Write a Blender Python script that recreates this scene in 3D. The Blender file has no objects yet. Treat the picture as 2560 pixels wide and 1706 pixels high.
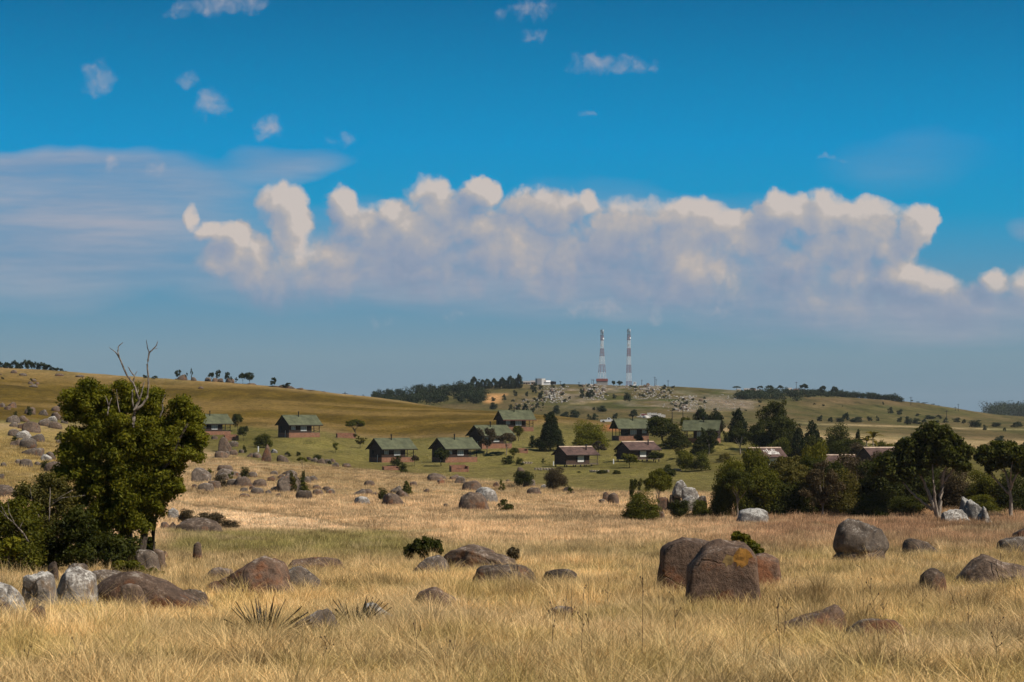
import bpy, bmesh, math, random, time
import numpy as np
from mathutils import Vector, Matrix
T0 = time.time()
SC = bpy.context.scene
COL = SC.collection
R = math.radians
# ------------------------------------------------------------------ camera
F = 4978.0                    # focal length in photo pixels (70 mm on 36 mm, 2560 px wide)
CU, VH = 1280.0, 1040.0       # column of the optical axis, row of the eye level
cam = bpy.data.cameras.new('camera')
cam.sensor_width = 36.0; cam.lens = 70.0
cam.shift_y = (VH - 853.0) / 2560.0
cam.clip_start = 0.5; cam.clip_end = 20000
cam.dof.use_dof = True; cam.dof.focus_distance = 140; cam.dof.aperture_fstop = 8.0
camo = bpy.data.objects.new('camera', cam); COL.objects.link(camo)
camo.location = (0, 0, 0); camo.rotation_euler = (R(90), 0, 0)
SC.camera = camo
# ------------------------------------------------------------------ sun, sky, exposure
SUN_AZ, SUN_EL = 118.0, 47.0     # degrees clockwise from straight ahead, above the horizon
sd = Vector((math.sin(R(SUN_AZ))*math.cos(R(SUN_EL)), math.cos(R(SUN_AZ))*math.cos(R(SUN_EL)), math.sin(R(SUN_EL))))
sl = bpy.data.lights.new('sun', 'SUN'); sl.energy = 5.0; sl.angle = R(0.53); sl.color = (1.0, 0.93, 0.83)
suno = bpy.data.objects.new('sun', sl); COL.objects.link(suno)
suno.rotation_euler = sd.to_track_quat('Z', 'Y').to_euler()
SC.view_settings.view_transform = 'Standard'; SC.view_settings.look = 'None'
SC.view_settings.exposure = 0.0; SC.view_settings.gamma = 1.0; SC.view_settings.use_curve_mapping = False
SC.cycles.use_denoising = True
SC.cycles.use_adaptive_sampling = True; SC.cycles.adaptive_threshold = 0.012; SC.cycles.adaptive_min_samples = 16
SC.cycles.max_bounces = 8; SC.cycles.transparent_max_bounces = 8
SC.cycles.diffuse_bounces = 3; SC.cycles.glossy_bounces = 2; SC.cycles.transmission_bounces = 3; SC.cycles.volume_bounces = 0
# ---- tiny node-expression helper
class N:
    def __init__(s, tree): s.t = tree; s.n = tree.nodes; s.l = tree.links
    def new(s, kind, **kw):
        nd = s.n.new(kind)
        for k, v in kw.items(): setattr(nd, k, v)
        return nd
    def put(s, nd, i, v):
        if v is None: return
        if hasattr(v, 'is_output'): s.l.new(v, nd.inputs[i])
        else: nd.inputs[i].default_value = v
    def m(s, op, a, b=None, c=None, clamp=False):
        nd = s.new('ShaderNodeMath', operation=op, use_clamp=clamp)
        for i, v in enumerate((a, b, c)): s.put(nd, i, v)
        return nd.outputs[0]
    def v(s, op, a, b=None, c=None):
        nd = s.new('ShaderNodeVectorMath', operation=op)
        for i, v in enumerate((a, b, c)): s.put(nd, i, v)
        return nd.outputs['Value'] if op in ('DOT_PRODUCT', 'LENGTH', 'DISTANCE') else nd.outputs[0]
    def noise(s, vec, scale, detail=4, rough=0.5, out='Fac', dist=0.0, dim='3D'):
        nd = s.new('ShaderNodeTexNoise', noise_dimensions=dim)
        s.put(nd, 'Vector', vec); nd.inputs['Scale'].default_value = scale
        nd.inputs['Detail'].default_value = detail; nd.inputs['Roughness'].default_value = rough
        nd.inputs['Distortion'].default_value = dist
        return nd.outputs[out]
    def voro(s, vec, scale, detail=0, out='Distance', feature='F1', rough=0.5):
        nd = s.new('ShaderNodeTexVoronoi', feature=feature)
        s.put(nd, 'Vector', vec); nd.inputs['Scale'].default_value = scale
        if 'Detail' in nd.inputs: nd.inputs['Detail'].default_value = detail; nd.inputs['Roughness'].default_value = rough
        return nd.outputs[out]
    def ss(s, x, a, b, lo=0.0, hi=1.0):
        nd = s.new('ShaderNodeMapRange', interpolation_type='SMOOTHSTEP')
        s.put(nd, 0, x); s.put(nd, 1, a); s.put(nd, 2, b); s.put(nd, 3, lo); s.put(nd, 4, hi)
        return nd.outputs[0]
    def mix(s, f, a, b, blend='MIX'):
        nd = s.new('ShaderNodeMix', data_type='RGBA', blend_type=blend)
        s.put(nd, 0, f)
        for i, v in ((6, a), (7, b)):
            if isinstance(v, tuple) and len(v) == 3: v = v + (1.0,)
            s.put(nd, i, v)
        return nd.outputs[2]
    def ramp(s, f, stops):
        nd = s.new('ShaderNodeValToRGB'); e = nd.color_ramp.elements
        while len(e) < len(stops): e.new(0.5)
        for el, (p, c) in zip(e, stops): el.position = p; el.color = tuple(c) + (1.0,)
        s.put(nd, 0, f); return nd.outputs[0]
    def xyz(s, v):
        nd = s.new('ShaderNodeSeparateXYZ'); s.put(nd, 0, v); return nd.outputs
    def comb(s, x, y, z=0.0):
        nd = s.new('ShaderNodeCombineXYZ'); s.put(nd, 0, x); s.put(nd, 1, y); s.put(nd, 2, z); return nd.outputs[0]
# ------------------------------------------------------------------ world: sky and clouds by direction
def blob_group(name, blobs, puff, pscale, grow=1.0, wmin=0.0):
    """cloud height field: soft maximum of lobes, roughened by cauliflower noise"""
    g = bpy.data.node_groups.new(name, 'ShaderNodeTree')
    g.interface.new_socket('P', in_out='INPUT', socket_type='NodeSocketVector')
    g.interface.new_socket('H', in_out='OUTPUT', socket_type='NodeSocketFloat')
    n = N(g); gi = n.new('NodeGroupInput'); go = n.new('NodeGroupOutput')
    P = gi.outputs[0]
    w1 = n.noise(P, 0.55, 3, 0.5, 'Color')
    Pw = n.v('ADD', P, n.v('MULTIPLY_ADD', w1, (0.9, 0.9, 0.0), (-0.45, -0.45, 0.0)))
    w2 = n.noise(P, 2.6, 4, 0.55, 'Color')
    Pv = n.v('ADD', Pw, n.v('MULTIPLY_ADD', w2, (0.34, 0.34, 0.0), (-0.17, -0.17, 0.0)))
    H = None
    for (u, v, rx, ry, w) in blobs:
        cx, cy = (u - CU) / 100, (VH - v) / 100; rx *= grow/100; ry *= grow/100
        q = n.v('MULTIPLY_ADD', Pv, (1/rx, 1/ry, 0), (-cx/rx, -cy/ry, 0))
        w = max(w, wmin); h = n.m('MULTIPLY_ADD', n.v('DOT_PRODUCT', q, q), -w, w)
        H = h if H is None else n.m('SMOOTH_MAX', H, h, 0.25)
    vo = n.voro(Pv, pscale, 2.0, rough=0.55)
    vo2 = n.noise(Pv, pscale * 3.2, 4, 0.6)
    H = n.m('ADD', H, n.m('MULTIPLY_ADD', vo, -puff, puff * 0.42))
    H = n.m('ADD', H, n.m('MULTIPLY_ADD', vo2, puff * 0.7, -puff * 0.35))
    n.l.new(H, go.inputs[0]); return g
CUMULUS = [ # photo column, row, half width, half height, weight
    (480, 545, 26, 46, .6), (520, 575, 46, 34, .8), (585, 585, 60, 44, .9), (645, 615, 42, 52, .8),
    (690, 520, 62, 62, 1.0), (728, 560, 62, 90, 1.0), (740, 650, 70, 80, .7), (640, 690, 110, 80, .5),
    (850, 505, 46, 54, .95), (905, 560, 80, 75, .7), (985, 540, 70, 60, .7), (870, 650, 140, 110, .6),
    (1080, 480, 70, 50, .75), (1190, 472, 62, 46, 1.0), (1130, 520, 110, 70, .8), (1030, 600, 170, 100, .65),
    (1300, 510, 60, 50, .7), (1390, 530, 110, 70, .75), (1475, 500, 40, 38, .7), (1560, 545, 130, 70, .75),
    (1720, 545, 120, 60, .7), (1500, 620, 260, 110, .8), (1690, 640, 120, 90, .85), (1250, 640, 170, 110, .65),
    (1860, 600, 160, 90, .7), (1960, 525, 90, 58, 1.0), (2050, 535, 110, 60, 1.0), (2170, 560, 110, 62, 1.0),
    (2290, 568, 64, 58, 1.1), (2235, 605, 90, 60, .9), (2090, 610, 150, 55, .8), (2150, 690, 110, 90, .7),
    (2250, 690, 90, 70, 1.1), (2330, 725, 90, 60, 1.2), (2430, 755, 100, 64, 1.1), (2485, 708, 50, 50, 1.2), (2290, 770, 120, 60, .9), (2400, 800, 130, 50, .8),
    (2545, 735, 70, 64, 1.1), (2120, 760, 120, 80, .6), (1980, 690, 140, 100, .6),
    (760, 710, 190, 90, .6), (1080, 690, 240, 100, .65), (1420, 690, 260, 90, .65), (1700, 705, 240, 90, .65), (2040, 770, 220, 90, .65), (2330, 790, 180, 60, .55), (600, 650, 120, 60, .5), (1240, 575, 200, 70, .6), (1800, 580, 160, 80, .7)]
SMALL = [(245, 205, 42, 44, .6), (470, 198, 34, 22, .6), (528, 252, 44, 50, .75), (670, 315, 52, 38, .75), (270, 400, 26, 30, .7), (395, 415, 40, 34, .7),
    (1540, 160, 130, 32, .75), (1320, 28, 110, 30, .55), (1340, 85, 50, 18, .5), (540, 16, 150, 32, .7), (2090, 392, 60, 12, .4), (1470, 282, 30, 12, .4),
    (960, 812, 40, 24, .5), (1130, 798, 46, 26, .45), (1470, 775, 120, 34, .55), (1640, 785, 40, 28, .5), (1780, 770, 90, 40, .5), (870, 360, 50, 24, .4)]
STRATUS = [ # soft sheets: column, row, half width, half height, opacity
    (60, 412, 460, 56, .9), (130, 520, 660, 150, .92), (-80, 640, 680, 150, .75), (720, 400, 190, 46, .6), (420, 440, 260, 60, .5),
    (300, 600, 420, 120, .45), (780, 690, 460, 110, .6), (1350, 690, 720, 120, .65), (1900, 730, 540, 120, .65), (2350, 800, 420, 90, .7), (2250, 400, 260, 90, .18),
    (1000, 600, 420, 120, .45), (1650, 600, 500, 130, .5), (2540, 570, 60, 30, .4), (1500, 520, 380, 80, .3)]
def build_world():
    w = bpy.data.worlds.new('World'); SC.world = w; w.use_nodes = True
    w.cycles.sampling_method = 'MANUAL'; w.cycles.sample_map_resolution = 512
    t = w.node_tree; t.nodes.clear(); n = N(t)
    out = n.new('ShaderNodeOutputWorld')
    D = n.v('NORMALIZE', n.new('ShaderNodeTexCoord').outputs['Generated'])
    x, y, z = n.xyz(D)
    sky = n.new('ShaderNodeTexSky', sky_type='NISHITA', sun_disc=False)
    sky.sun_elevation = R(SUN_EL); sky.sun_rotation = R(SUN_AZ); sky.altitude = 1200; sky.air_density = 1.0; sky.dust_density = 0.6; sky.ozone_density = 2.5
    grade = n.ramp(n.m('MULTIPLY', n.m('MAXIMUM', z, 0.0), 2.0), [
        (0.0, (1.6, 2.5, 3.3)), (0.06, (1.85, 2.95, 3.7)), (0.12, (1.05, 2.85, 4.3)), (0.2, (.06, 2.95, 5.4)), (0.27, (0, 2.7, 5.6)),
        (0.33, (0, 2.2, 4.7)), (0.42, (0, 1.4, 3.3)), (0.7, (.0, .8, 2.0)), (1.0, (.0, .45, 1.1))])
    base = n.mix(0.975, sky.outputs[0], grade)
    # generic high sheet for every direction the placed clouds do not cover
    gn = n.noise(n.v('MULTIPLY', D, (3.0, 3.0, 14.0)), 2.2, 4, 0.55)
    band = n.m('MULTIPLY', n.ss(z, 0.0, 0.06), n.ss(z, 0.3, 0.1))
    far = n.mix(n.m('MULTIPLY', n.ss(gn, 0.48, 0.68), n.m('MULTIPLY', band, 0.75)), base, (4.0, 4.0, 4.4))
    bg_plain = n.new('ShaderNodeBackground'); n.put(bg_plain, 0, far); bg_plain.inputs[1].default_value = 0.1
    # placed clouds
    ym = n.m('MAXIMUM', y, 0.05)
    P = n.comb(n.m('MULTIPLY', n.m('DIVIDE', x, ym), F/100), n.m('MULTIPLY', n.m('DIVIDE', z, ym), F/100), 0.0)
    yy = n.xyz(P)[1]
    S = None
    sw = n.noise(n.v('MULTIPLY', P, (0.10, 0.9, 0)), 1.3, 5, 0.6)
    sw2 = n.noise(n.v('MULTIPLY', P, (0.35, 0.6, 0)), 0.9, 3, 0.5, 'Color')
    Ps = n.v('ADD', P, n.v('MULTIPLY_ADD', sw2, (2.2, 1.2, 0), (-1.1, -0.6, 0)))
    for (u, v, rx, ry, o) in STRATUS:
        cx, cy = (u - CU)/100, (VH - v)/100; rx /= 100; ry /= 100
        q = n.v('MULTIPLY_ADD', Ps, (1/rx, 1/ry, 0), (-cx/rx, -cy/ry, 0))
        h = n.m('MULTIPLY', n.m('SUBTRACT', 1.0, n.v('DOT_PRODUCT', q, q), clamp=True), o)
        S = h if S is None else n.m('SUBTRACT', n.m('ADD', S, h), n.m('MULTIPLY', S, h))
    Sa = n.m('MULTIPLY', S, n.ss(sw, 0.15, 0.75, 0.45, 1.0), clamp=True)
    scol = n.mix(n.ss(sw, 0.3, 0.68), (2.65, 3.1, 4.2), (3.9, 3.95, 4.6))
    c1 = n.mix(Sa, base, scol)
    def layer(c, blobs, puff, ps, edge, dl, soft):
        g = blob_group('cloud_lobes', blobs, puff, ps, 1.16, .8)
        def H(p):
            nd = n.new('ShaderNodeGroup'); nd.node_tree = g; n.put(nd, 0, p); return nd.outputs[0]
        h0 = H(P); h1 = H(n.v('ADD', P, dl))
        a = n.ss(h0, 0.0, n.ss(yy, 2.4, 5.0, 0.75, edge))
        body = n.noise(P, 0.42, 5, 0.55)
        lit = n.m('MULTIPLY_ADD', n.m('SUBTRACT', h0, h1), soft, 0.5)
        lit = n.m('ADD', lit, n.m('MULTIPLY_ADD', body, 1.7, -0.85))
        # the base of the bank is thick and lets less light through
        lit = n.m('MULTIPLY_ADD', n.ss(yy, 2.2, 5.6), 0.34, n.m('SUBTRACT', lit, 0.2))
        col = n.ramp(lit, [(0.0, (2.2, 2.9, 4.1)), (0.3, (2.8, 3.3, 4.35)), (0.6, (3.7, 3.8, 4.3)), (0.86, (5.0, 4.5, 4.25)), (1.0, (6.2, 5.4, 4.9))])
        fade = n.ss(yy, 1.8, 3.6, 0.3, 1.0)
        return n.mix(n.m('MULTIPLY', n.m('MULTIPLY', a, fade), 0.93), c, col)
    c2 = layer(c1, CUMULUS, 0.40, 1.05, 0.42, (0.34, 0.38, 0), 0.75)
    g = blob_group('cloud_wisps', SMALL, 0.62, 1.8, 1.12)
    nd = n.new('ShaderNodeGroup'); nd.node_tree = g; n.put(nd, 0, P)
    a2 = n.m('MULTIPLY', n.ss(nd.outputs[0], -0.18, 0.9), 0.76)
    c3 = n.mix(a2, c2, (4.3, 4.2, 4.7))
    bg_cloud = n.new('ShaderNodeBackground'); n.put(bg_cloud, 0, c3); bg_cloud.inputs[1].default_value = 0.1
    inside = n.m('MULTIPLY', n.m('GREATER_THAN', y, 0.88), n.m('LESS_THAN', z, 0.27))
    mx = n.new('ShaderNodeMixShader'); n.put(mx, 0, inside)
    n.l.new(bg_plain.outputs[0], mx.inputs[1]); n.l.new(bg_cloud.outputs[0], mx.inputs[2])
    n.l.new(mx.outputs[0], out.inputs[0])
build_world()
# ------------------------------------------------------------------ object helpers
def lin(r, g, b):
    f = lambda c: (c/255/12.92) if c <= 10 else ((c/255 + 0.055)/1.055)**2.4
    return (f(r), f(g), f(b))
def tag(o, label=None, cat=None, group=None, kind=None):
    if label: o['label'] = label
    if cat: o['category'] = cat
    if group: o['group'] = group
    if kind: o['kind'] = kind
    return o
def link(o, parent=None):
    COL.objects.link(o)
    if parent is not None: o.parent = parent
    return o
def empty(name, loc, rz=0.0, sc=1.0, label=None, cat=None, group=None):
    o = bpy.data.objects.new(name, None); o.empty_display_size = 0.3; link(o)
    o.location = loc; o.rotation_euler = (0, 0, rz)
    o.scale = (sc, sc, sc) if not isinstance(sc, tuple) else sc
    return tag(o, label, cat, group)
def mesh_np(name, V, Fc, mats=(), smooth=False, tint=None, mi=None):
    """V (n,3), Fc (m,3|4) numpy -> mesh data"""
    V = np.asarray(V, np.float32); Fc = np.asarray(Fc, np.int32); k = Fc.shape[1]
    me = bpy.data.meshes.new(name)
    me.vertices.add(len(V)); me.vertices.foreach_set('co', V.ravel())
    me.loops.add(Fc.size); me.loops.foreach_set('vertex_index', Fc.ravel())
    me.polygons.add(len(Fc)); me.polygons.foreach_set('loop_start', np.arange(0, Fc.size, k, dtype=np.int32))
    me.polygons.foreach_set('loop_total', np.full(len(Fc), k, np.int32))
    if mi is not None: me.polygons.foreach_set('material_index', np.asarray(mi, np.int32))
    if smooth: me.polygons.foreach_set('use_smooth', np.ones(len(Fc), bool))
    for m in mats: me.materials.append(m)
    me.update(calc_edges=True)
    if tint is not None:
        a = me.color_attributes.new('tint', 'FLOAT_COLOR', 'POINT')
        t = np.ones((len(V), 4), np.float32); t[:, :3] = tint; a.data.foreach_set('color', t.ravel())
    return me
class MB:
    """collects boxes, prisms and tubes; build() links them as one mesh object"""
    def __init__(s): s.V = []; s.Fc = []
    def poly(s, vs, fs):
        b = len(s.V); s.V += [tuple(v) for v in vs]; s.Fc += [tuple(i + b for i in f) for f in fs]; return s
    def box(s, x0, x1, y0, y1, z0, z1):
        return s.poly([(x0,y0,z0),(x1,y0,z0),(x1,y1,z0),(x0,y1,z0),(x0,y0,z1),(x1,y0,z1),(x1,y1,z1),(x0,y1,z1)],
                      [(3,2,1,0),(4,5,6,7),(0,1,5,4),(1,2,6,5),(2,3,7,6),(3,0,4,7)])
    def prism(s, pts, axis, a, b):
        """closed outline pts extruded along an axis from a to b"""
        k = len(pts)
        def mk(p, t): return {'x': (t, p[0], p[1]), 'y': (p[0], t, p[1]), 'z': (p[0], p[1], t)}[axis]
        vs = [mk(p, a) for p in pts] + [mk(p, b) for p in pts]
        fs = [tuple(range(k))[::-1], tuple(range(k, 2*k))] + [(i, (i+1) % k, k+(i+1) % k, k+i) for i in range(k)]
        return s.poly(vs, fs)
    def tube(s, pts, rad, n=6, cap=True):
        pts = [Vector(p) for p in pts]; b = len(s.V)
        if not hasattr(rad, '__len__'): rad = [rad]*len(pts)
        for i, p in enumerate(pts):
            d = (pts[min(i+1, len(pts)-1)] - pts[max(i-1, 0)]).normalized()
            a = d.orthogonal().normalized() if abs(d.z) > 0.99 else d.cross(Vector((0,0,1))).normalized()
            c = d.cross(a)
            for k in range(n):
                t = 2*math.pi*k/n; s.V.append(tuple(p + (a*math.cos(t) + c*math.sin(t))*rad[i]))
        for i in range(len(pts)-1):
            for k in range(n):
                s.Fc.append((b+i*n+k, b+i*n+(k+1) % n, b+(i+1)*n+(k+1) % n, b+(i+1)*n+k))
        if cap:
            s.Fc.append(tuple(b+k for k in range(n))[::-1]); s.Fc.append(tuple(b+(len(pts)-1)*n+k for k in range(n)))
        return s
    def mesh(s, name, mat, smooth=False):
        me = bpy.data.meshes.new(name); me.from_pydata(s.V, [], s.Fc)
        bm = bmesh.new(); bm.from_mesh(me); bmesh.ops.recalc_face_normals(bm, faces=bm.faces); bm.to_mesh(me); bm.free()
        if mat: me.materials.append(mat)
        if smooth: me.polygons.foreach_set('use_smooth', np.ones(len(me.polygons), bool))
        return me
    def build(s, name, mat, parent=None, smooth=False):
        return link(bpy.data.objects.new(name, s.mesh(name, mat, smooth)), parent)
def put(name, me, parent=None, loc=None):
    o = bpy.data.objects.new(name, me); link(o, parent)
    if loc is not None: o.location = loc
    return o
def copy_tree(o, parent=None):
    c = o.copy(); link(c, parent)
    for ch in o.children: copy_tree(ch, c)
    return c
# ------------------------------------------------------------------ numpy noise
def _hash(ix, iy, iz, seed):
    h = (ix.astype(np.int64)*374761393 + iy.astype(np.int64)*668265263 + iz.astype(np.int64)*2147483647 + seed*1274126177) & 0xffffffff
    h = ((h ^ (h >> 13))*1274126177) & 0xffffffff
    h = ((h ^ (h >> 16))*2246822519) & 0xffffffff
    return ((h ^ (h >> 15)) & 0xffffff)/float(0xffffff)
def vnoise(x, y, z=0.0, seed=0):
    x, y, z = np.broadcast_arrays(np.asarray(x, float), np.asarray(y, float), np.asarray(z, float))
    ix, iy, iz = np.floor(x), np.floor(y), np.floor(z); fx, fy, fz = x-ix, y-iy, z-iz
    fx, fy, fz = [t*t*(3-2*t) for t in (fx, fy, fz)]; r = 0
    for dx in (0, 1):
        for dy in (0, 1):
            for dz in (0, 1):
                r = r + _hash(ix+dx, iy+dy, iz+dz, seed)*(fx if dx else 1-fx)*(fy if dy else 1-fy)*(fz if dz else 1-fz)
    return r
def fbm(x, y, z=0.0, seed=0, octv=4, gain=0.5):
    r = 0; a = 1; s = 0
    for i in range(octv):
        r = r + a*vnoise(np.asarray(x)*2**i, np.asarray(y)*2**i, np.asarray(z)*2**i, seed+i*17); s += a; a *= gain
    return r/s
def sstep(x, a, b):
    t = np.clip((np.asarray(x, float)-a)/(b-a), 0, 1); return t*t*(3-2*t)
# ------------------------------------------------------------------ terrain: the row of the ground at each column and distance, read off the photograph
NEAR = [(2, 4900), (3, 3778), (6, 2616), (12, 2036), (25, 1706), (40, 1590), (60, 1492), (85, 1428), (120, 1376), (160, 1337)]
TAB = {
 -700: [(200,1290),(260,1225),(300,1180),(340,1140),(400,1090),(450,1055),(500,1028),(600,978),(700,930),(790,896),(870,905),(1000,945),(1300,1000),(2000,1035),(7000,1040)],
 0:    [(200,1300),(260,1240),(300,1200),(340,1160),(400,1112),(450,1078),(500,1050),(600,1000),(700,955),(780,919),(850,926),(1000,965),(1300,1010),(2000,1035),(7000,1040)],
 320:  [(200,1303),(260,1255),(300,1220),(340,1190),(400,1150),(450,1118),(500,1088),(600,1030),(700,975),(780,942),(850,950),(1000,985),(1300,1015),(2000,1035),(7000,1040)],
 640:  [(200,1306),(260,1264),(300,1232),(340,1205),(400,1160),(450,1125),(500,1095),(560,1060),(650,1005),(740,970),(780,964),(850,972),(1000,1000),(1300,1020),(2000,1035),(7000,1040)],
 960:  [(200,1306),(260,1266),(300,1238),(340,1212),(400,1185),(460,1156),(500,1125),(560,1080),(650,1025),(740,1001),(780,998),(850,1003),(1000,1022),(1200,1012),(1400,992),(1600,1000),(2500,1035),(7000,1040)],
 1280: [(200,1306),(260,1266),(300,1238),(340,1214),(400,1187),(440,1168),(490,1122),(540,1079),(600,1047),(650,1033),(690,1034),(760,1045),(900,1050),(1000,1045),(1150,1018),(1300,992),(1450,967),(1520,963),(1600,967),(2000,1000),(7000,1040)],
 1600: [(200,1304),(260,1264),(300,1236),(340,1212),(400,1185),(440,1160),(500,1112),(540,1092),(600,1068),(640,1062),(700,1066),(800,1064),(900,1056),(1000,1040),(1150,1012),(1300,990),(1450,968),(1520,963),(1600,968),(2000,1000),(7000,1040)],
 1920: [(200,1301),(260,1262),(300,1236),(340,1208),(400,1175),(460,1135),(520,1108),(600,1092),(700,1085),(800,1078),(900,1066),(1000,1055),(1200,1022),(1400,992),(1550,978),(1650,982),(2000,1000),(7000,1040)],
 2240: [(200,1300),(260,1262),(300,1240),(340,1215),(400,1180),(460,1150),(520,1130),(600,1118),(700,1108),(800,1095),(900,1080),(1000,1068),(1200,1045),(1400,1020),(1550,1003),(1650,1008),(2000,1025),(7000,1040)],
 2560: [(200,1302),(260,1266),(300,1246),(340,1222),(400,1190),(460,1160),(520,1142),(600,1130),(700,1118),(800,1105),(900,1092),(1000,1080),(1200,1062),(1400,1050),(1500,1045),(1600,1047),(2000,1051),(2600,1046),(3300,1036),(3700,1040),(7000,1041)],
 3300: [(200,1306),(260,1270),(300,1250),(340,1228),(400,1200),(460,1172),(520,1155),(600,1142),(700,1130),(800,1115),(900,1102),(1000,1092),(1200,1078),(1400,1066),(1500,1060),(1600,1060),(2000,1058),(2600,1044),(3300,1030),(3700,1036),(7000,1041)]}
def pchip(x, y, xs):
    x = np.asarray(x, float); y = np.asarray(y, float); h = np.diff(x); d = np.diff(y)/h; m = np.zeros_like(y)
    m[0], m[-1] = d[0], d[-1]
    for i in range(1, len(y)-1):
        if d[i-1]*d[i] > 0:
            w1, w2 = 2*h[i]+h[i-1], h[i]+2*h[i-1]; m[i] = (w1+w2)/(w1/d[i-1]+w2/d[i])
    k = np.clip(np.searchsorted(x, xs)-1, 0, len(x)-2); t = (xs-x[k])/h[k]
    return (1+2*t)*(1-t)**2*y[k] + t*(1-t)**2*h[k]*m[k] + t*t*(3-2*t)*y[k+1] + t*t*(t-1)*h[k]*m[k+1]
TU = np.array(sorted(TAB)); SG = np.linspace(math.log(2), math.log(7000), 900); UG = np.arange(-700, 3301, 20.0)
_cols = np.array([pchip([math.log(d) for d, v in NEAR+TAB[u]], [v for d, v in NEAR+TAB[u]], SG) for u in TU])
VG = np.array([pchip(TU, _cols[:, j], UG) for j in range(len(SG))]).T      # (u, s)
# smooth a little along u so that no crease follows a table column
for _ in range(6): VG[1:-1] = 0.25*VG[:-2] + 0.5*VG[1:-1] + 0.25*VG[2:]
def vrow(u, d):
    a = np.clip((np.asarray(u, float)+700)/20, 0, len(UG)-1.001); b = np.clip((np.log(d)-SG[0])/(SG[1]-SG[0]), 0, len(SG)-1.001)
    i = a.astype(int); j = b.astype(int); fa = a-i; fb = b-j
    return VG[i, j]*(1-fa)*(1-fb) + VG[i+1, j]*fa*(1-fb) + VG[i, j+1]*(1-fa)*fb + VG[i+1, j+1]*fa*fb
# levelled terraces under the chalets and cabins: photo column and row of the near corner, distance, turn, length, depth
SITES = [(497,1090,515,37,10,6),(720,1094,500,37,10,6),(952,1157,462,37,10,6),(1111,1157,455,37,10,6),(1203,1122,480,37,10,6),(1256,1079,530,22,9.6,6),(1544,1102,515,17,9.2,6),(1704,1108,495,-14,9.4,6),(1414,1169,442,33,9,5.2),(1571,1156,446,33,9,5.2)]
PADS = []
for (_u, _v, _d, _t, _l, _w) in SITES:
    _x, _y, _z = (_u-CU)/F*_d, _d, -(_v-VH)/F*_d; _c, _s = math.cos(R(_t)), math.sin(R(_t))
    PADS.append((_x+_c*_l/2-_s*_w/2, _y+_s*_l/2+_c*_w/2, _z, 6.8))
def zt(x, y):
    """ground height"""
    x = np.asarray(x, float); y = np.maximum(np.asarray(y, float), 2.0)
    z = -(vrow(CU + F*x/y, y) - VH)*y/F
    bump = (fbm(x/7, y/7, seed=3, octv=3)-0.5)*0.5*sstep(y, 10, 60) + (fbm(x/45, y/45, seed=5, octv=3)-0.5)*1.2*sstep(y, 120, 400) + (fbm(x/120, y/120, seed=9, octv=4)-0.5)*5.0*sstep(y, 800, 1300)
    z = z + bump
    for (px, py, pz, r) in PADS:
        w = sstep(np.hypot(x-px, y-py), r*1.9, r*.95); z = z*(1-w) + pz*w
    return z
def uv_of(p): return CU + F*p[0]/p[1], VH - F*p[2]/p[1]
def G(u, d):
    """ground point at a photo column and a distance"""
    x = (u-CU)/F*d; return Vector((x, d, float(zt(x, d))))
_DD = np.exp(np.linspace(math.log(14), math.log(6500), 4000))
def P(u, v, dmin=14.0):
    """nearest ground point that shows at photo pixel (u, v)"""
    x = (u-CU)/F*_DD; vv = VH - F*zt(x, _DD)/_DD
    ok = np.where((vv <= v) & (_DD >= dmin))[0]
    d = _DD[ok[0]] if len(ok) else _DD[np.argmin(np.where(_DD >= dmin, vv, 1e9))]
    return G(u, float(d))
def at(u, v, d): return Vector(((u-CU)/F*d, d, -(v-VH)/F*d))
# ------------------------------------------------------------------ materials
def mat(name):
    m = bpy.data.materials.new(name); m.use_nodes = True; n = N(m.node_tree)
    b = m.node_tree.nodes['Principled BSDF']; b.inputs['Specular IOR Level'].default_value = 0.25
    return m, n, b
def plain(name, c, rough=0.7, metal=0.0, var=0.15, sc=4.0):
    m, n, b = mat(name); tc = n.new('ShaderNodeTexCoord').outputs['Object']
    f = n.noise(tc, sc, 5, 0.6); c0 = tuple(k*(1-var*1.6) for k in c); c1 = tuple(min(1, k*(1+var)) for k in c)
    n.put(b, 'Base Color', n.mix(n.ss(f, 0.3, 0.7), c0, c1)); b.inputs['Roughness'].default_value = rough; b.inputs['Metallic'].default_value = metal
    return m
def attr(n, name, typ='GEOMETRY', out='Color'):
    a = n.new('ShaderNodeAttribute', attribute_name=name, attribute_type=typ); return a.outputs[out]
def foliage(name, dark, light, trans=0.35, tr_col=None):
    """leaves: colour from a per-leaf tint, partly random, paler on upper sides, some light passing through"""
    m, n, b = mat(name)
    t = n.xyz(attr(n, 'tint'))
    oi = n.new('ShaderNodeObjectInfo').outputs['Random']
    c = n.mix(t[0], dark, light)
    c = n.mix(n.m('MULTIPLY', t[1], 0.5), c, tuple(k*q for k, q in zip(light, (1.25, 1.0, 0.6))))
    c = n.mix(1.0, c, n.ramp(oi, [(0, (.82, .85, .9)), (1, (1.15, 1.1, 1.0))]), 'MULTIPLY')
    n.put(b, 'Base Color', c); b.inputs['Roughness'].default_value = 0.55; b.inputs['Specular IOR Level'].default_value = 0.08
    tr = n.new('ShaderNodeBsdfTranslucent'); n.put(tr, 0, n.mix(1.0, c, (1.3, 1.25, 0.6), 'MULTIPLY'))
    mx = n.new('ShaderNodeMixShader'); mx.inputs[0].default_value = trans
    n.l.new(b.outputs[0], mx.inputs[1]); n.l.new(tr.outputs[0], mx.inputs[2]); n.l.new(mx.outputs[0], n.n['Material Output'].inputs[0])
    return m
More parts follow.
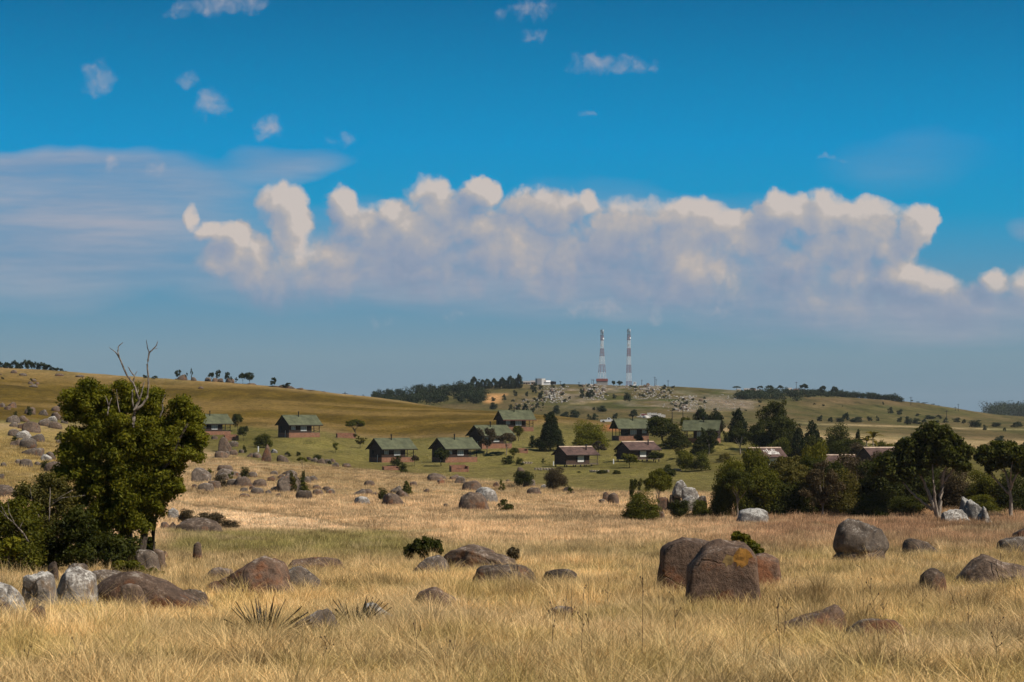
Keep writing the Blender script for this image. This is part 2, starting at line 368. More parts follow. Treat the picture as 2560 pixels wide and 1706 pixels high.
def bark(name, c0, c1):
    m, n, b = mat(name); tc = n.new('ShaderNodeTexCoord').outputs['Object']
    f = n.noise(n.v('MULTIPLY', tc, (6, 6, 1.5)), 2.0, 6, 0.65)
    n.put(b, 'Base Color', n.mix(n.ss(f, 0.35, 0.65), c0, c1)); b.inputs['Roughness'].default_value = 0.9
    bp = n.new('ShaderNodeBump'); bp.inputs['Strength'].default_value = 0.6; bp.inputs['Distance'].default_value = 0.05; n.put(bp, 'Height', f); n.put(b, 'Normal', bp.outputs[0])
    return m
def rockmat(name, c0, c1, rust, lich, lich_amt=0.5, rust_amt=0.5):
    m, n, b = mat(name); geo = n.new('ShaderNodeNewGeometry'); tc = n.new('ShaderNodeTexCoord').outputs['Object']
    oi = n.new('ShaderNodeObjectInfo')
    off = n.v('MULTIPLY', n.comb(oi.outputs['Random'], oi.outputs['Random'], oi.outputs['Random']), (37.0, 71.0, 19.0))
    p = n.v('ADD', tc, off)
    big = n.noise(p, 0.7, 4, 0.6); mid = n.noise(p, 2.6, 6, 0.65); fine = n.noise(p, 11, 5, 0.7)
    col = n.mix(n.ss(mid, 0.3, 0.7), c0, c1)
    nz = n.xyz(geo.outputs['Normal'])[2]
    # iron staining in sheets and streaks, pale crusts of lichen on tops
    ru = n.noise(n.v('MULTIPLY', p, (1.0, 1.0, 0.75)), 1.0, 5, 0.65)
    col = n.mix(n.m('MULTIPLY', n.ss(n.m('SUBTRACT', ru, n.m('MULTIPLY', nz, 0.12)), 0.62-0.22*rust_amt, 0.72-0.12*rust_amt), 0.8), col, rust)
    lm = n.m('ADD', n.m('MULTIPLY', nz, 0.16), n.m('ADD', n.m('MULTIPLY', mid, 0.5), n.m('MULTIPLY', fine, 0.5)))
    col = n.mix(n.m('MULTIPLY', n.ss(lm, 0.72-0.2*lich_amt, 0.80-0.14*lich_amt), 0.85), col, lich)
    vo = n.voro(p, 5.0, 1.0)
    spots = n.m('MULTIPLY', n.ss(vo, 0.22, 0.1), n.ss(big, 0.45, 0.62))
    col = n.mix(n.m('MULTIPLY', spots, 0.6*lich_amt), col, tuple(min(.75, k*1.4) for k in lich))
    col = n.mix(1.0, col, n.ramp(fine, [(0.25, (.55, .55, .55)), (0.55, (1, 1, 1)), (0.8, (1.25, 1.25, 1.25))]), 'MULTIPLY')
    col = n.mix(1.0, col, n.ramp(oi.outputs['Random'], [(0, (.85, .85, .85)), (1, (1.15, 1.12, 1.1))]), 'MULTIPLY')
    wp = n.v('ADD', p, n.v('MULTIPLY', n.noise(p, 1.3, 3, 0.5, 'Color'), (.7, .7, .7)))
    dte = n.voro(wp, 0.75, feature='DISTANCE_TO_EDGE'); crack = n.m('MULTIPLY', n.ss(dte, 0.03, 0.0), n.ss(big, .48, .6))
    col = n.mix(n.m('MULTIPLY', crack, 0.6), col, (.025, .02, .016))
    n.put(b, 'Base Color', col); b.inputs['Roughness'].default_value = 0.88
    bp = n.new('ShaderNodeBump'); bp.inputs['Strength'].default_value = 0.8; bp.inputs['Distance'].default_value = 0.12
    n.put(bp, 'Height', n.m('SUBTRACT', n.m('ADD', n.m('MULTIPLY', mid, 0.9), n.m('MULTIPLY', fine, 0.5)), n.m('MULTIPLY', crack, 0.6))); n.put(b, 'Normal', bp.outputs[0])
    return m
M = {}
M['rock_grey'] = rockmat('rock_grey', (.080,.061,.047), (.180,.140,.106), (.19,.085,.042), (.33,.295,.255), .46, .42)
M['rock_red']  = rockmat('rock_red', (.082,.053,.037), (.182,.117,.079), (.235,.096,.043), (.31,.26,.21), .23, .68)
M['rock_brown'] = rockmat('rock_brown', (.085,.059,.042), (.185,.130,.092), (.22,.105,.052), (.33,.275,.225), .3, .6)
M['rock_pale'] = rockmat('rock_pale', (.13,.115,.10), (.30,.27,.235), (.22,.15,.09), (.52,.50,.455), .85, .2)
M['rock_dark'] = rockmat('rock_dark', (.05,.036,.026), (.125,.088,.062), (.20,.085,.04), (.25,.22,.18), .3, .6)
M['bark_dark'] = bark('bark_dark', (.03,.022,.015), (.085,.065,.048))
M['bark_pale'] = bark('bark_pale', (.13,.10,.075), (.36,.30,.24))
M['deadwood'] = bark('deadwood', (.05,.04,.032), (.30,.25,.20))
M['leaf_bright'] = foliage('leaf_bright', (.038,.052,.005), (.26,.25,.024), .42)
M['leaf_mid']    = foliage('leaf_mid', (.024,.034,.005), (.150,.148,.018), .36)
M['leaf_dark']   = foliage('leaf_dark', (.013,.020,.004), (.072,.078,.013), .28)
M['leaf_deep'] = foliage('leaf_deep', (.014,.021,.004), (.098,.102,.014), .3)
M['leaf_olive']  = foliage('leaf_olive', (.040,.038,.009), (.15,.128,.028), .3)
M['leaf_conifer'] = foliage('leaf_conifer', (.009,.016,.005), (.034,.043,.011), .15)
M['leaf_brown']  = foliage('leaf_brown', (.040,.031,.017), (.11,.083,.045), .2)
M['leaf_far']    = foliage('leaf_far', (.015,.026,.013), (.046,.062,.026), .2)
M['roof_green'] = plain('roof_green', (.100,.106,.058), .55, .0, .22, .8)
M['roof_red'] = plain('roof_red', (.108,.064,.052), .65, 0, .28, 1.2)
M['timber'] = None
def siding(name, c0, c1, pitch, axis='z'):
    m, n, b = mat(name); tc = n.new('ShaderNodeTexCoord').outputs['Object']; z = n.xyz(tc)['XYZ'.index(axis.upper())]
    k = n.m('FRACT', n.m('DIVIDE', z, pitch)); f = n.noise(n.v('MULTIPLY', tc, (0.6, 0.6, 5.0)), 2.0, 5, 0.6)
    n.put(b, 'Base Color', n.mix(n.ss(f, 0.3, 0.7), c0, c1)); b.inputs['Roughness'].default_value = 0.75
    bp = n.new('ShaderNodeBump'); bp.inputs['Strength'].default_value = 0.8; bp.inputs['Distance'].default_value = 0.03; n.put(bp, 'Height', k); n.put(b, 'Normal', bp.outputs[0])
    return m
M['timber'] = siding('timber', (.022,.014,.011), (.055,.034,.026), 0.18)
M['timber_red'] = siding('timber_red', (.045,.026,.019), (.10,.060,.044), 0.2)
def brickmat():
    m, n, b = mat('brick'); tc = n.new('ShaderNodeTexCoord').outputs['Object']
    x, y, z = n.xyz(tc)
    br = n.new('ShaderNodeTexBrick'); n.put(br, 'Vector', n.comb(n.m('ADD', x, y), z)); br.inputs['Scale'].default_value = 4.5
    for i, c in ((1, (.27,.115,.062,1)), (2, (.20,.085,.047,1)), (3, (.28,.21,.16,1))): br.inputs[i].default_value = c
    br.inputs['Mortar Size'].default_value = 0.02
    f = n.noise(tc, 1.5, 4, 0.6)
    n.put(b, 'Base Color', n.mix(1.0, br.outputs[0], n.ramp(f, [(0.3, (.75,.75,.75)), (0.7, (1.15,1.1,1.05))]), 'MULTIPLY')); b.inputs['Roughness'].default_value = 0.9
    return m
M['brick'] = brickmat()
M['frame'] = plain('frame_white', (.62,.60,.56), .5, 0, .05)
M['trim'] = plain('trim_dark', (.018,.013,.011), .6)
M['fascia_red'] = plain('fascia_red', (.13,.045,.035), .6)
M['glass'] = plain('glass', (.30,.33,.34), .12, 0, .1); M['glass'].node_tree.nodes['Principled BSDF'].inputs['Specular IOR Level'].default_value = 0.5
M['curtain'] = plain('curtain', (.62,.60,.55), .9, 0, .1)
M['dark'] = plain('dark_opening', (.012,.010,.009), .9)
M['metal_black'] = plain('metal_black', (.012,.011,.010), .5, .3)
M['white_paint'] = plain('white_paint', (.80,.79,.77), .35, 0, .04)
M['old_white'] = plain('old_white', (.58,.54,.49), .8, 0, .25, 2.0)
M['mast_white'] = plain('mast_white', (.72,.72,.72), .5, 0, .06)
M['mast_red'] = plain('mast_red', (.26,.075,.06), .5, 0, .1)
M['steel'] = plain('steel', (.22,.22,.225), .5, .4)
M['rubber'] = plain('rubber', (.012,.012,.012), .85)
M['car_glass'] = plain('car_glass', (.03,.035,.04), .08)
M['plaster'] = plain('plaster', (.46,.34,.25), .9, 0, .15, 1.0)
M['plaster_white'] = plain('plaster_white', (.66,.64,.60), .9, 0, .1, 1.0)
M['roof_maroon'] = plain('roof_maroon', (.12,.035,.03), .7)
M['roof_tin'] = plain('roof_tin', (.34,.31,.28), .5, .2)
M['deck'] = plain('deck', (.15,.115,.085), .85)
M['pole'] = plain('pole', (.05,.042,.038), .85)
M['stone_wall'] = plain('stone_wall', (.28,.23,.175), .9, 0, .3, 3.0)
M['stalk'] = plain('stalk', (.055,.034,.022), .9)
M['sand'] = plain('sand', (.36,.25,.15), .95)
def aloemat():
    m, n, b = mat('strap_leaf'); z = n.xyz(n.new('ShaderNodeTexCoord').outputs['Object'])[2]
    n.put(b, 'Base Color', n.ramp(z, [(0.0, (.06,.06,.012)), (0.25, (.018,.022,.007)), (0.6, (.030,.020,.010)), (0.9, (.10,.045,.02))]))
    b.inputs['Roughness'].default_value = 0.5; return m
M['strap_leaf'] = aloemat()
# ------------------------------------------------------------------ ground sheet with grass zones as vertex colours
C_STRAW = np.array((.50,.355,.205)); C_GOLD = np.array((.43,.312,.148)); C_SOIL = np.array((.17,.115,.055)); C_OLIVE = np.array((.205,.175,.055))
C_LAWN = np.array((.105,.092,.020)); C_SLOPE = np.array((.118,.076,.013)); C_RIDGE = np.array((.29,.195,.085)); C_FAR = np.array((.13,.098,.044)); C_FARG = np.array((.085,.085,.024))
C_ROCK = np.array((.21,.165,.125)); C_RED = np.array((.20,.105,.055)); C_DIRT = np.array((.50,.27,.12)); C_WHEAT = np.array((.135,.092,.046))
def poly_curve(pts):
    a = np.array(pts, float); return lambda u: np.interp(u, a[:, 0], a[:, 1])
lawn_lo = poly_curve([(300,1060),(440,1105),(560,1135),(640,1152),(760,1158),(900,1170),(1000,1182),(1100,1188),(1250,1200),(1430,1222),(1600,1228),(1800,1232),(2100,1232),(2600,1215)])
lawn_hi = poly_curve([(300,1050),(480,1062),(640,1068),(800,1074),(900,1092),(1000,1098),(1150,1092),(1240,1078),(1380,1056),(1500,1064),(1640,1080),(2000,1112),(2600,1150)])
track = poly_curve([(380,1246),(480,1264),(640,1279),(740,1290),(830,1306),(920,1322),(1010,1334),(1120,1352),(1250,1366)])
track2 = poly_curve([(1350,1055),(1420,1012),(1500,1004),(1580,1001)])
road = poly_curve([(1980,1056),(2050,1061),(2240,1066),(2400,1071),(2600,1076)])
def zone(x, y):
    """grass colour, blade height factor and greenness at ground points"""
    u = CU + F*x/y; v = VH - F*zt(x, y)/y; d = y
    n1 = fbm(x/9, y/16, seed=21)[:, None]; n2 = fbm(x/2.2, y/3.5, seed=22)[:, None]; n3 = fbm(x/40, y/60, seed=23)[:, None]; n4 = fbm(x/25, y/25, seed=24, octv=5)
    jit = (n4-0.5)*40
    c = C_GOLD*(0.8+0.4*n1) * np.ones((len(u), 1)); hgt = np.ones(len(u))
    # middle straw field, brighter and pinker
    k = sstep(v, 1450, 1345)[:, None]; c = c*(1-k) + C_STRAW*(0.8+0.4*n1)*k
    k = (sstep(v+jit*.6, 1318, 1340)*sstep(v+jit*.6, 1402, 1378)*sstep(u+jit*3, 380, 430)*sstep(u+jit*4, 1120, 980))[:, None]*0.85; c = c*(1-k) + C_OLIVE*k
    k = (sstep(n3, .48, .64)*sstep(v[:, None], 1330, 1400))*0.45; c = c*(1-k) + C_OLIVE*k
    k = (sstep(u, 1650, 1900)*sstep(v, 1410, 1350)*sstep(v, 1270, 1290))[:, None]*(0.55+0.3*n1); c = c*(1-k) + np.array((.27,.15,.085))*k; hgt = hgt*(1+0.45*k[:, 0])
    k = (sstep(fbm(x/14, y/30, seed=31), .58, .7)*sstep(v, 1260, 1300)*sstep(v, 1370, 1330)*sstep(u, 900, 1100))[:, None]*0.6; c = c*(1-k) + np.array((.16,.115,.06))*k
    pz = (sstep(v-track(u), -2, 6)*sstep(v+jit*.5, 1338, 1318)*sstep(u, 420, 520)*sstep(u, 1180, 950)); hgt = hgt*(1-.4*pz); pz = pz[:, None]*.75; c = c*(1-pz) + np.array((.64,.47,.30))*(.85+.3*n1)*pz
    # darker speckled straw up the field
    k = (sstep(v, 1262, 1225))[:, None]*(0.25+0.5*sstep(n1, .4, .65)); c = c*(1-k) + np.array((.27,.185,.085))*k
    # lawn round the chalets
    lo, hi = lawn_lo(u), lawn_hi(u); near = d < 660
    kl = sstep(v + jit*.35, lo+7, lo-7)*near; k = (kl*(0.85+0.15*n4))[:, None]
    lawn = C_LAWN*(0.55+0.9*fbm(x/4, y/9, seed=25, octv=4)[:, None])*(.75+.5*n1) + (C_OLIVE*0.95-C_LAWN)*sstep(n3, .42, .6)*.6
    c = c*(1-k) + lawn*k; hgt = hgt*(1-kl*.8)
    kb = (sstep(v, lo-45, lo-10)*kl)[:, None]*0.55; c = c*(1-kb) + np.array((.17,.135,.045))*kb
    # hill slope above the lawn
    ks = sstep(v + jit*.25, hi+3, hi-3)*(d > 430)*(d < 900)*sstep(u, 1620, 1500); sl = C_SLOPE*(0.45+1.1*fbm(x/6, y/12, seed=26, octv=5)[:, None])*(.8+.4*n1)
    st = sstep(fbm(x/60, y/14, seed=41), .5, .64)[:, None]; sl = sl*(1-st*.7) + np.array((.235,.15,.05))*st*.7
    kr = (np.exp(-((v-hi)/9.0)**2)*sstep(u, 560, 700))[:, None]*0.8; sl = sl*(1-kr) + np.array((.245,.165,.075))*kr
    kt = sstep(d, 715, 765)[:, None]*0.85; sl = sl*(1-kt) + C_RIDGE*(0.8+0.4*n1)*kt
    k = ks[:, None]; c = c*(1-k) + sl*k
    # left slope below the ridge is plain straw with olive
    kq = (sstep(u, 420, 300)*sstep(d, 220, 300)*(d < 620))[:, None]*sstep(v, 1050, 1085)[:, None]; c = c*(1-kq) + (np.array((.29,.205,.075))*(0.75+0.5*n1))*kq
    # far hill
    kf = sstep(d, 760, 900)[:, None]*sstep(u, 850, 950)[:, None]
    fc = C_FAR*(0.75+0.5*fbm(x/35, y/70, seed=51)[:, None])
    g = sstep(fbm(x/30, y/60, seed=52, octv=5), .48, .58)*(.45+.55*(sstep(u, 1500, 1560)*sstep(u, 1830, 1780)*sstep(v, 1035, 1010)))
    fc = fc*(1-g[:, None]) + C_FARG*g[:, None]
    rk = sstep(fbm(x/10, y/24, seed=53, octv=5), .53, .6)*sstep(u, 1280, 1340)*sstep(u, 1900, 1860)*sstep(v, 1030, 1012)
    slab = sstep(u+jit, 1745, 1770)*sstep(u+jit, 1900, 1880)*sstep(v+jit*.2, 985, 992)*sstep(v+jit*.2, 1032, 1020)
    slab = np.maximum(slab, sstep(u+jit, 1670, 1690)*sstep(u+jit, 1750, 1735)*sstep(v+jit*.2, 1000, 1005)*sstep(v+jit*.2, 1032, 1022)); rk = np.maximum(rk*.8, slab*.85)
    fc = fc*(1-rk[:, None]) + C_ROCK*rk[:, None]*(0.6+0.8*n2)
    wh = (sstep(u, 2000, 2100)*sstep(v, 1080, 1086)*sstep(v, 1140, 1120) + sstep(u, 1990, 2010)*sstep(v, 993, 996)*sstep(v, 1018, 1008))[:, None]*.6
    fc = fc*(1-wh) + C_WHEAT*(0.8+.4*n1)*wh
    tr = (np.exp(-((v-road(u))/2.2)**2)*sstep(u, 1960, 2040) + .8*np.exp(-((v-track2(u))/2.0)**2)*sstep(u, 1395, 1430)*sstep(u, 1590, 1560))[:, None]; fc = fc*(1-tr) + np.array((.40,.29,.17))*tr
    dp = (sstep(u+jit, 1214, 1222)*sstep(u+jit, 1262, 1252)*sstep(v, 983, 987)*sstep(v, 1012, 1006))[:, None]; fc = fc*(1-dp) + C_DIRT*dp
    c = c*(1-kf) + fc*kf
    # the worn track through the straw and the red bank by the parked pickup
    tk = (np.exp(-((v-track(u))/5.0)**2)*sstep(u, 360, 470)*sstep(u, 1230, 1080)); hgt = hgt*(1-.8*tk); tk = tk[:, None]*.9; c = c*(1-tk) + np.array((.22,.135,.06))*tk
    bk = (sstep(u, 1500, 1515)*sstep(u, 1560, 1550)*sstep(v, 1060, 1064)*sstep(v, 1082, 1074)*(d < 760))[:, None]; c = c*(1-bk) + np.array((.30,.125,.05))*bk
    return np.clip(c*(0.86+0.28*n2), .004, .8), hgt, u, v
def build_ground():
    us = np.concatenate([np.linspace(-9000, -900, 14), np.arange(-700, 3301, 14.0), np.linspace(3500, 11600, 14)])
    ds = np.concatenate([np.exp(np.linspace(math.log(2), math.log(20), 14))[:-1], np.exp(np.linspace(math.log(20), math.log(1700), 330)), np.exp(np.linspace(math.log(1710), math.log(7000), 40))])
    U, D = np.meshgrid(us, ds, indexing='xy'); x = ((U-CU)/F*D).ravel(); y = D.ravel(); z = zt(x, y)
    nu, nd = len(us), len(ds); i = (np.arange(nd-1)[:, None]*nu + np.arange(nu-1)[None]).ravel()
    Fc = np.stack([i, i+1, i+1+nu, i+nu], 1)
    c, h, _, _ = zone(x, y)
    near = sstep(y, 420, 180)[:, None]      # between the blades the near ground is soil and litter
    m, n, b = mat('grassland'); vc = attr(n, 'tint'); pos = n.new('ShaderNodeNewGeometry').outputs['Position']
    yv = n.xyz(pos)[1]
    f1 = n.noise(n.v('MULTIPLY', pos, (1, .6, 1)), 1.7, 6, 0.7); f2 = n.noise(pos, .22, 5, 0.65); f3 = n.noise(n.v('MULTIPLY', pos, (1, .5, 1)), .55, 5, 0.7)
    col = n.mix(1.0, vc, n.ramp(f1, [(.22, (.42,.42,.38)), (.5, (1,1,1)), (.75, (1.4,1.38,1.3))]), 'MULTIPLY')
    col = n.mix(1.0, col, n.ramp(f3, [(.28, (.6,.62,.55)), (.5, (1,1,1)), (.72, (1.25,1.22,1.2))]), 'MULTIPLY')
    col = n.mix(1.0, col, n.ramp(f2, [(.3, (.8,.84,.75)), (.7, (1.15,1.12,1.12))]), 'MULTIPLY')
    fd = n.ss(yv, 500, 1000); f4 = n.noise(n.v('MULTIPLY', pos, (1, .3, 1)), .09, 7, 0.75); f5 = n.noise(n.v('MULTIPLY', pos, (1, .3, 1)), .028, 5, 0.65)
    col = n.mix(fd, col, n.mix(1.0, col, n.ramp(f4, [(.32, (.35,.42,.3)), (.46, (.9,.92,.85)), (.58, (1.1,1.1,1.1)), (.72, (1.9,1.85,1.85))]), 'MULTIPLY'))
    col = n.mix(fd, col, n.mix(1.0, col, n.ramp(f5, [(.35, (.65,.75,.6)), (.6, (1.15,1.1,1.1))]), 'MULTIPLY'))
    n.put(b, 'Base Color', col); b.inputs['Roughness'].default_value = 1.0; b.inputs['Specular IOR Level'].default_value = 0.05
    bp = n.new('ShaderNodeBump'); bp.inputs['Strength'].default_value = 1.0; bp.inputs['Distance'].default_value = 0.25; n.put(bp, 'Height', n.m('ADD', f1, n.m('MULTIPLY', f3, 1.5))); n.put(b, 'Normal', bp.outputs[0])
    o = put('ground', mesh_np('ground', np.stack([x, y, z], 1), Fc, [m], True, c))
    tag(o, 'dry grassland falling from the foreground and rising to the far hills', None, None, 'structure')
build_ground()
# ------------------------------------------------------------------ grass blades
def blade_tuft(seed, nb, h, spread, w, lean):
    rng = np.random.default_rng(seed); V = []; Fc = []; T = []
    for k in range(nb):
        a = rng.uniform(0, 2*math.pi); r = spread*math.sqrt(rng.uniform()); bx, by = r*math.cos(a), r*math.sin(a)
        hh = h*rng.uniform(.45, 1.1); da = a + rng.normal()*1.6; ln = hh*lean*rng.uniform(.2, 1.3); dx, dy = math.cos(da)*ln, math.sin(da)*ln
        t = rng.uniform(0, math.pi); wx, wy = math.cos(t)*w, math.sin(t)*w; b = len(V)
        V += [(bx-wx, by-wy, -.03), (bx+wx, by+wy, -.03), (bx+dx*.35-wx*.8, by+dy*.35-wy*.8, hh*.6), (bx+dx*.35+wx*.8, by+dy*.35+wy*.8, hh*.6), (bx+dx-wx*.15, by+dy-wy*.15, hh), (bx+dx+wx*.15, by+dy+wy*.15, hh)]
        Fc += [(b, b+1, b+3, b+2), (b+2, b+3, b+5, b+4)]; q = rng.uniform(); T += [(q, 0, 0), (q, 0, 0), (q, .6, 0), (q, .6, 0), (q, 1, 0), (q, 1, 0)]
    return mesh_np('grass_tuft', V, Fc, [M['grass']], False, np.array(T))
def grassmat():
    m, n, b = mat('grass_blades'); t = n.xyz(attr(n, 'tint')); ic = attr(n, 'gcol', 'INSTANCER')
    c = n.mix(1.0, ic, n.ramp(t[0], [(0, (.6,.62,.55)), (.5, (1,1,1)), (1, (1.45,1.4,1.35))]), 'MULTIPLY')
    n.put(b, 'Base Color', c); b.inputs['Roughness'].default_value = .75; b.inputs['Specular IOR Level'].default_value = .15
    tr = n.new('ShaderNodeBsdfTranslucent'); n.put(tr, 0, c); mx = n.new('ShaderNodeMixShader'); mx.inputs[0].default_value = .3
    n.l.new(b.outputs[0], mx.inputs[1]); n.l.new(tr.outputs[0], mx.inputs[2]); n.l.new(mx.outputs[0], n.n['Material Output'].inputs[0]); return m
M['grass'] = grassmat()
def scatter(name, label, tufts, bands, seed, hs=1.0):
    rng = np.random.default_rng(seed); X = []; Y = []; S = []; I = []
    for (d0, d1, dens, s0, s1) in bands:
        w = .276*1.04; cnt = int(w*(d1*d1-d0*d0)*dens)
        y = np.sqrt(rng.uniform(d0*d0, d1*d1, cnt)); x = rng.uniform(-w, w, cnt)*y
        X.append(x); Y.append(y); S.append(rng.uniform(s0, s1, cnt)); I.append(rng.integers(0, len(tufts), cnt))
    x, y, s, idx = map(np.concatenate, (X, Y, S, I))
    c, h, u, v = zone(x, y)
    keep = rng.uniform(size=len(x)) < np.clip(h*1.25, .05, 1)*(.3+.7*sstep(fbm(x/1.4, y/2.2, seed=61), .32, .52))
    x, y, s, idx, c, h = x[keep], y[keep], s[keep], idx[keep], c[keep], h[keep]; k = len(x)
    me = bpy.data.meshes.new(name); me.vertices.add(k); me.vertices.foreach_set('co', np.stack([x, y, zt(x, y)], 1).astype(np.float32).ravel())
    hv = s*h*(.35+1.2*fbm(x/2.2, y/3, seed=62))*hs
    gr = sstep(fbm(x/2.5, y/2.5, seed=63), .52, .68)[:, None]*.42*sstep(y, 160, 70)[:, None]; c = c*(1-gr) + np.array((.20,.165,.035))*gr
    dk = sstep(fbm(x/1.3, y/2.4, seed=64), .52, .68)[:, None]*.62; c = c*(1-dk) + np.array((.10,.065,.03))*dk
    pt = fbm(x/4.5, y/9, seed=65, octv=4)[:, None]; c = c*(.72+.75*pt) + (np.array((.50,.38,.22))-c)*sstep(fbm(x/3, y/5, seed=66)[:, None], .56, .7)*.45
    c = c*rng.uniform(.72, 1.3, (k, 1))*np.array((1.56, 1.55, 1.55))
    for nm, ty, dat in (('rot', 'FLOAT_VECTOR', np.stack([rng.normal(0, .12, k), rng.normal(0, .12, k), rng.uniform(0, 6.28, k)], 1)), ('scl', 'FLOAT_VECTOR', np.stack([s, s, hv], 1))):
        a = me.attributes.new(nm, ty, 'POINT'); a.data.foreach_set('vector', dat.astype(np.float32).ravel())
    a = me.attributes.new('gcol', 'FLOAT_COLOR', 'POINT'); a.data.foreach_set('color', np.concatenate([c, np.ones((k, 1))], 1).astype(np.float32).ravel())
    a = me.attributes.new('pick', 'INT', 'POINT'); a.data.foreach_set('value', idx.astype(np.int32))
    o = put(name, me); tag(o, label, 'grass', None, 'stuff')
    src = bpy.data.collections.new('grass_source')
    for t in tufts: src.objects.link(bpy.data.objects.new('grass_tuft', t))
    g = bpy.data.node_groups.new(name, 'GeometryNodeTree'); g.interface.new_socket('Geometry', in_out='INPUT', socket_type='NodeSocketGeometry'); g.interface.new_socket('Geometry', in_out='OUTPUT', socket_type='NodeSocketGeometry')
    gi = g.nodes.new('NodeGroupInput'); go = g.nodes.new('NodeGroupOutput'); ip = g.nodes.new('GeometryNodeInstanceOnPoints'); ci = g.nodes.new('GeometryNodeCollectionInfo')
    ci.inputs[0].default_value = src; ci.inputs['Separate Children'].default_value = True; ci.inputs['Reset Children'].default_value = True
    def na(nm, ty):
        nd = g.nodes.new('GeometryNodeInputNamedAttribute'); nd.data_type = ty; nd.inputs[0].default_value = nm; return nd.outputs[0]
    g.links.new(gi.outputs[0], ip.inputs['Points']); g.links.new(ci.outputs[0], ip.inputs['Instance']); ip.inputs['Pick Instance'].default_value = True
    g.links.new(na('pick', 'INT'), ip.inputs['Instance Index']); g.links.new(na('rot', 'FLOAT_VECTOR'), ip.inputs['Rotation']); g.links.new(na('scl', 'FLOAT_VECTOR'), ip.inputs['Scale'])
    g.links.new(ip.outputs[0], go.inputs[0]); md = o.modifiers.new('scatter', 'NODES'); md.node_group = g
    return o
TUFT_NEAR = [blade_tuft(100+i, 26, .34, .15, .0042, .8) for i in range(8)]
TUFT_FINE = [blade_tuft(200+i, 30, .36, .45, .008, .55) for i in range(6)]
TUFT_FAR = [blade_tuft(300+i, 34, .38, .85, .015, .5) for i in range(6)]
scatter('foreground_grass', 'golden dry grass tussocks across the foreground', TUFT_NEAR, [(17, 40, 26, .8, 1.35), (40, 75, 12, .9, 1.5)], 1)
TUSSOCK = [blade_tuft(400+i, 64, .62, .10, .0042, .95) for i in range(6)]
scatter('grass_tussocks', 'tall pale fountain tussocks standing out of the foreground grass', TUSSOCK, [(17, 36, 1.6, .7, 1.15), (36, 80, .8, .8, 1.3), (80, 130, .25, .9, 1.4)], 7)
scatter('field_grass', 'straw coloured grass of the open field between the boulders', TUFT_FINE, [(60, 110, 5.5, .8, 1.3), (110, 190, 3.2, .9, 1.4)], 2)
scatter('pasture_grass', 'pale dry grass at the far side of the field below the lawn', TUFT_FAR, [(180, 300, 1.5, .8, 1.3), (300, 430, .8, .8, 1.2)], 3)
# ------------------------------------------------------------------ crops of the photograph the lists below were read from: left, top, scale
CROP = {'A': (0, 850, 3.647), 'B': (480, 900, 3.647), 'C': (1000, 800, 3.647), 'D': (1440, 900, 3.647), 'E': (1920, 900, 3.647),
        'F': (0, 1200, 3.098), 'G': (480, 1250, 3.439), 'H': (1000, 1250, 3.439), 'I': (1540, 1250, 4.238), 'J': (2000, 1200, 3.098), 'S': (0, 0, 1.0)}
def box_px(c, x0, x1, y0, y1):
    a, b, s = CROP[c]; return a+(x0+x1)/2/s, b+y0/s, b+y1/s, (x1-x0)/s, (y1-y0)/s      # centre column, top row, bottom row, width, height
# ------------------------------------------------------------------ boulders
_ICO = {}
def ico(sub):
    if sub not in _ICO:
        bm = bmesh.new(); bmesh.ops.create_icosphere(bm, subdivisions=sub, radius=1.0)
        _ICO[sub] = (np.array([v.co for v in bm.verts]), np.array([[v.index for v in f.verts] for f in bm.faces])); bm.free()
    return _ICO[sub]
def rock_shape(seed, sub, joints=True, box=0.35, cuts=3, rough=0.10, prof=None, lean=0.0, cutr=(.62, .9)):
    rng = np.random.default_rng(seed); V, Fc = ico(sub); V = V.copy()
    s = np.max(np.abs(V), axis=1)[:, None]; V = V*(1-box) + V/s*box*0.92
    for k in range(cuts):
        nn = rng.normal(size=3); nn[2] = abs(nn[2])*.7; nn /= np.linalg.norm(nn); c = rng.uniform(*cutr)
        e = V@nn - c; V = V - np.where(e > 0, e*.88, 0)[:, None]*nn
    o = rng.uniform(0, 50, 3); Nn = V/np.linalg.norm(V, axis=1)[:, None]
    dsp = (fbm(V[:, 0]*1.1+o[0], V[:, 1]*1.1+o[1], V[:, 2]*1.1+o[2], seed, 3)-.5)*rough*4 + (fbm(V[:, 0]*4+o[1], V[:, 1]*4+o[2], V[:, 2]*4+o[0], seed+5, 3)-.5)*rough*.9
    if sub >= 4 and joints:      # joints weathered into the block
        for k in range(2):
            o2 = rng.uniform(0, 50, 3); q = fbm(V[:, 0]*.9+o2[0], V[:, 1]*.9+o2[1], V[:, 2]*.9+o2[2], seed+31*k, 2); dsp = dsp - .07*np.clip(1-np.abs(q-.5)*26, 0, 1)
    V = V + Nn*dsp[:, None]
    V[:, 0] /= np.abs(V[:, 0]).max(); V[:, 1] /= np.abs(V[:, 1]).max(); V[:, 2] = V[:, 2]/V[:, 2].max()
    if prof:
        a = np.array(prof, float); f = np.interp(V[:, 0], a[:, 0], a[:, 1]); V[:, 2] = np.where(V[:, 2] > -.2, (V[:, 2]+.2)*f-.2, V[:, 2])
    V[:, 0] += lean*np.clip(V[:, 2], 0, 1)
    return V, Fc
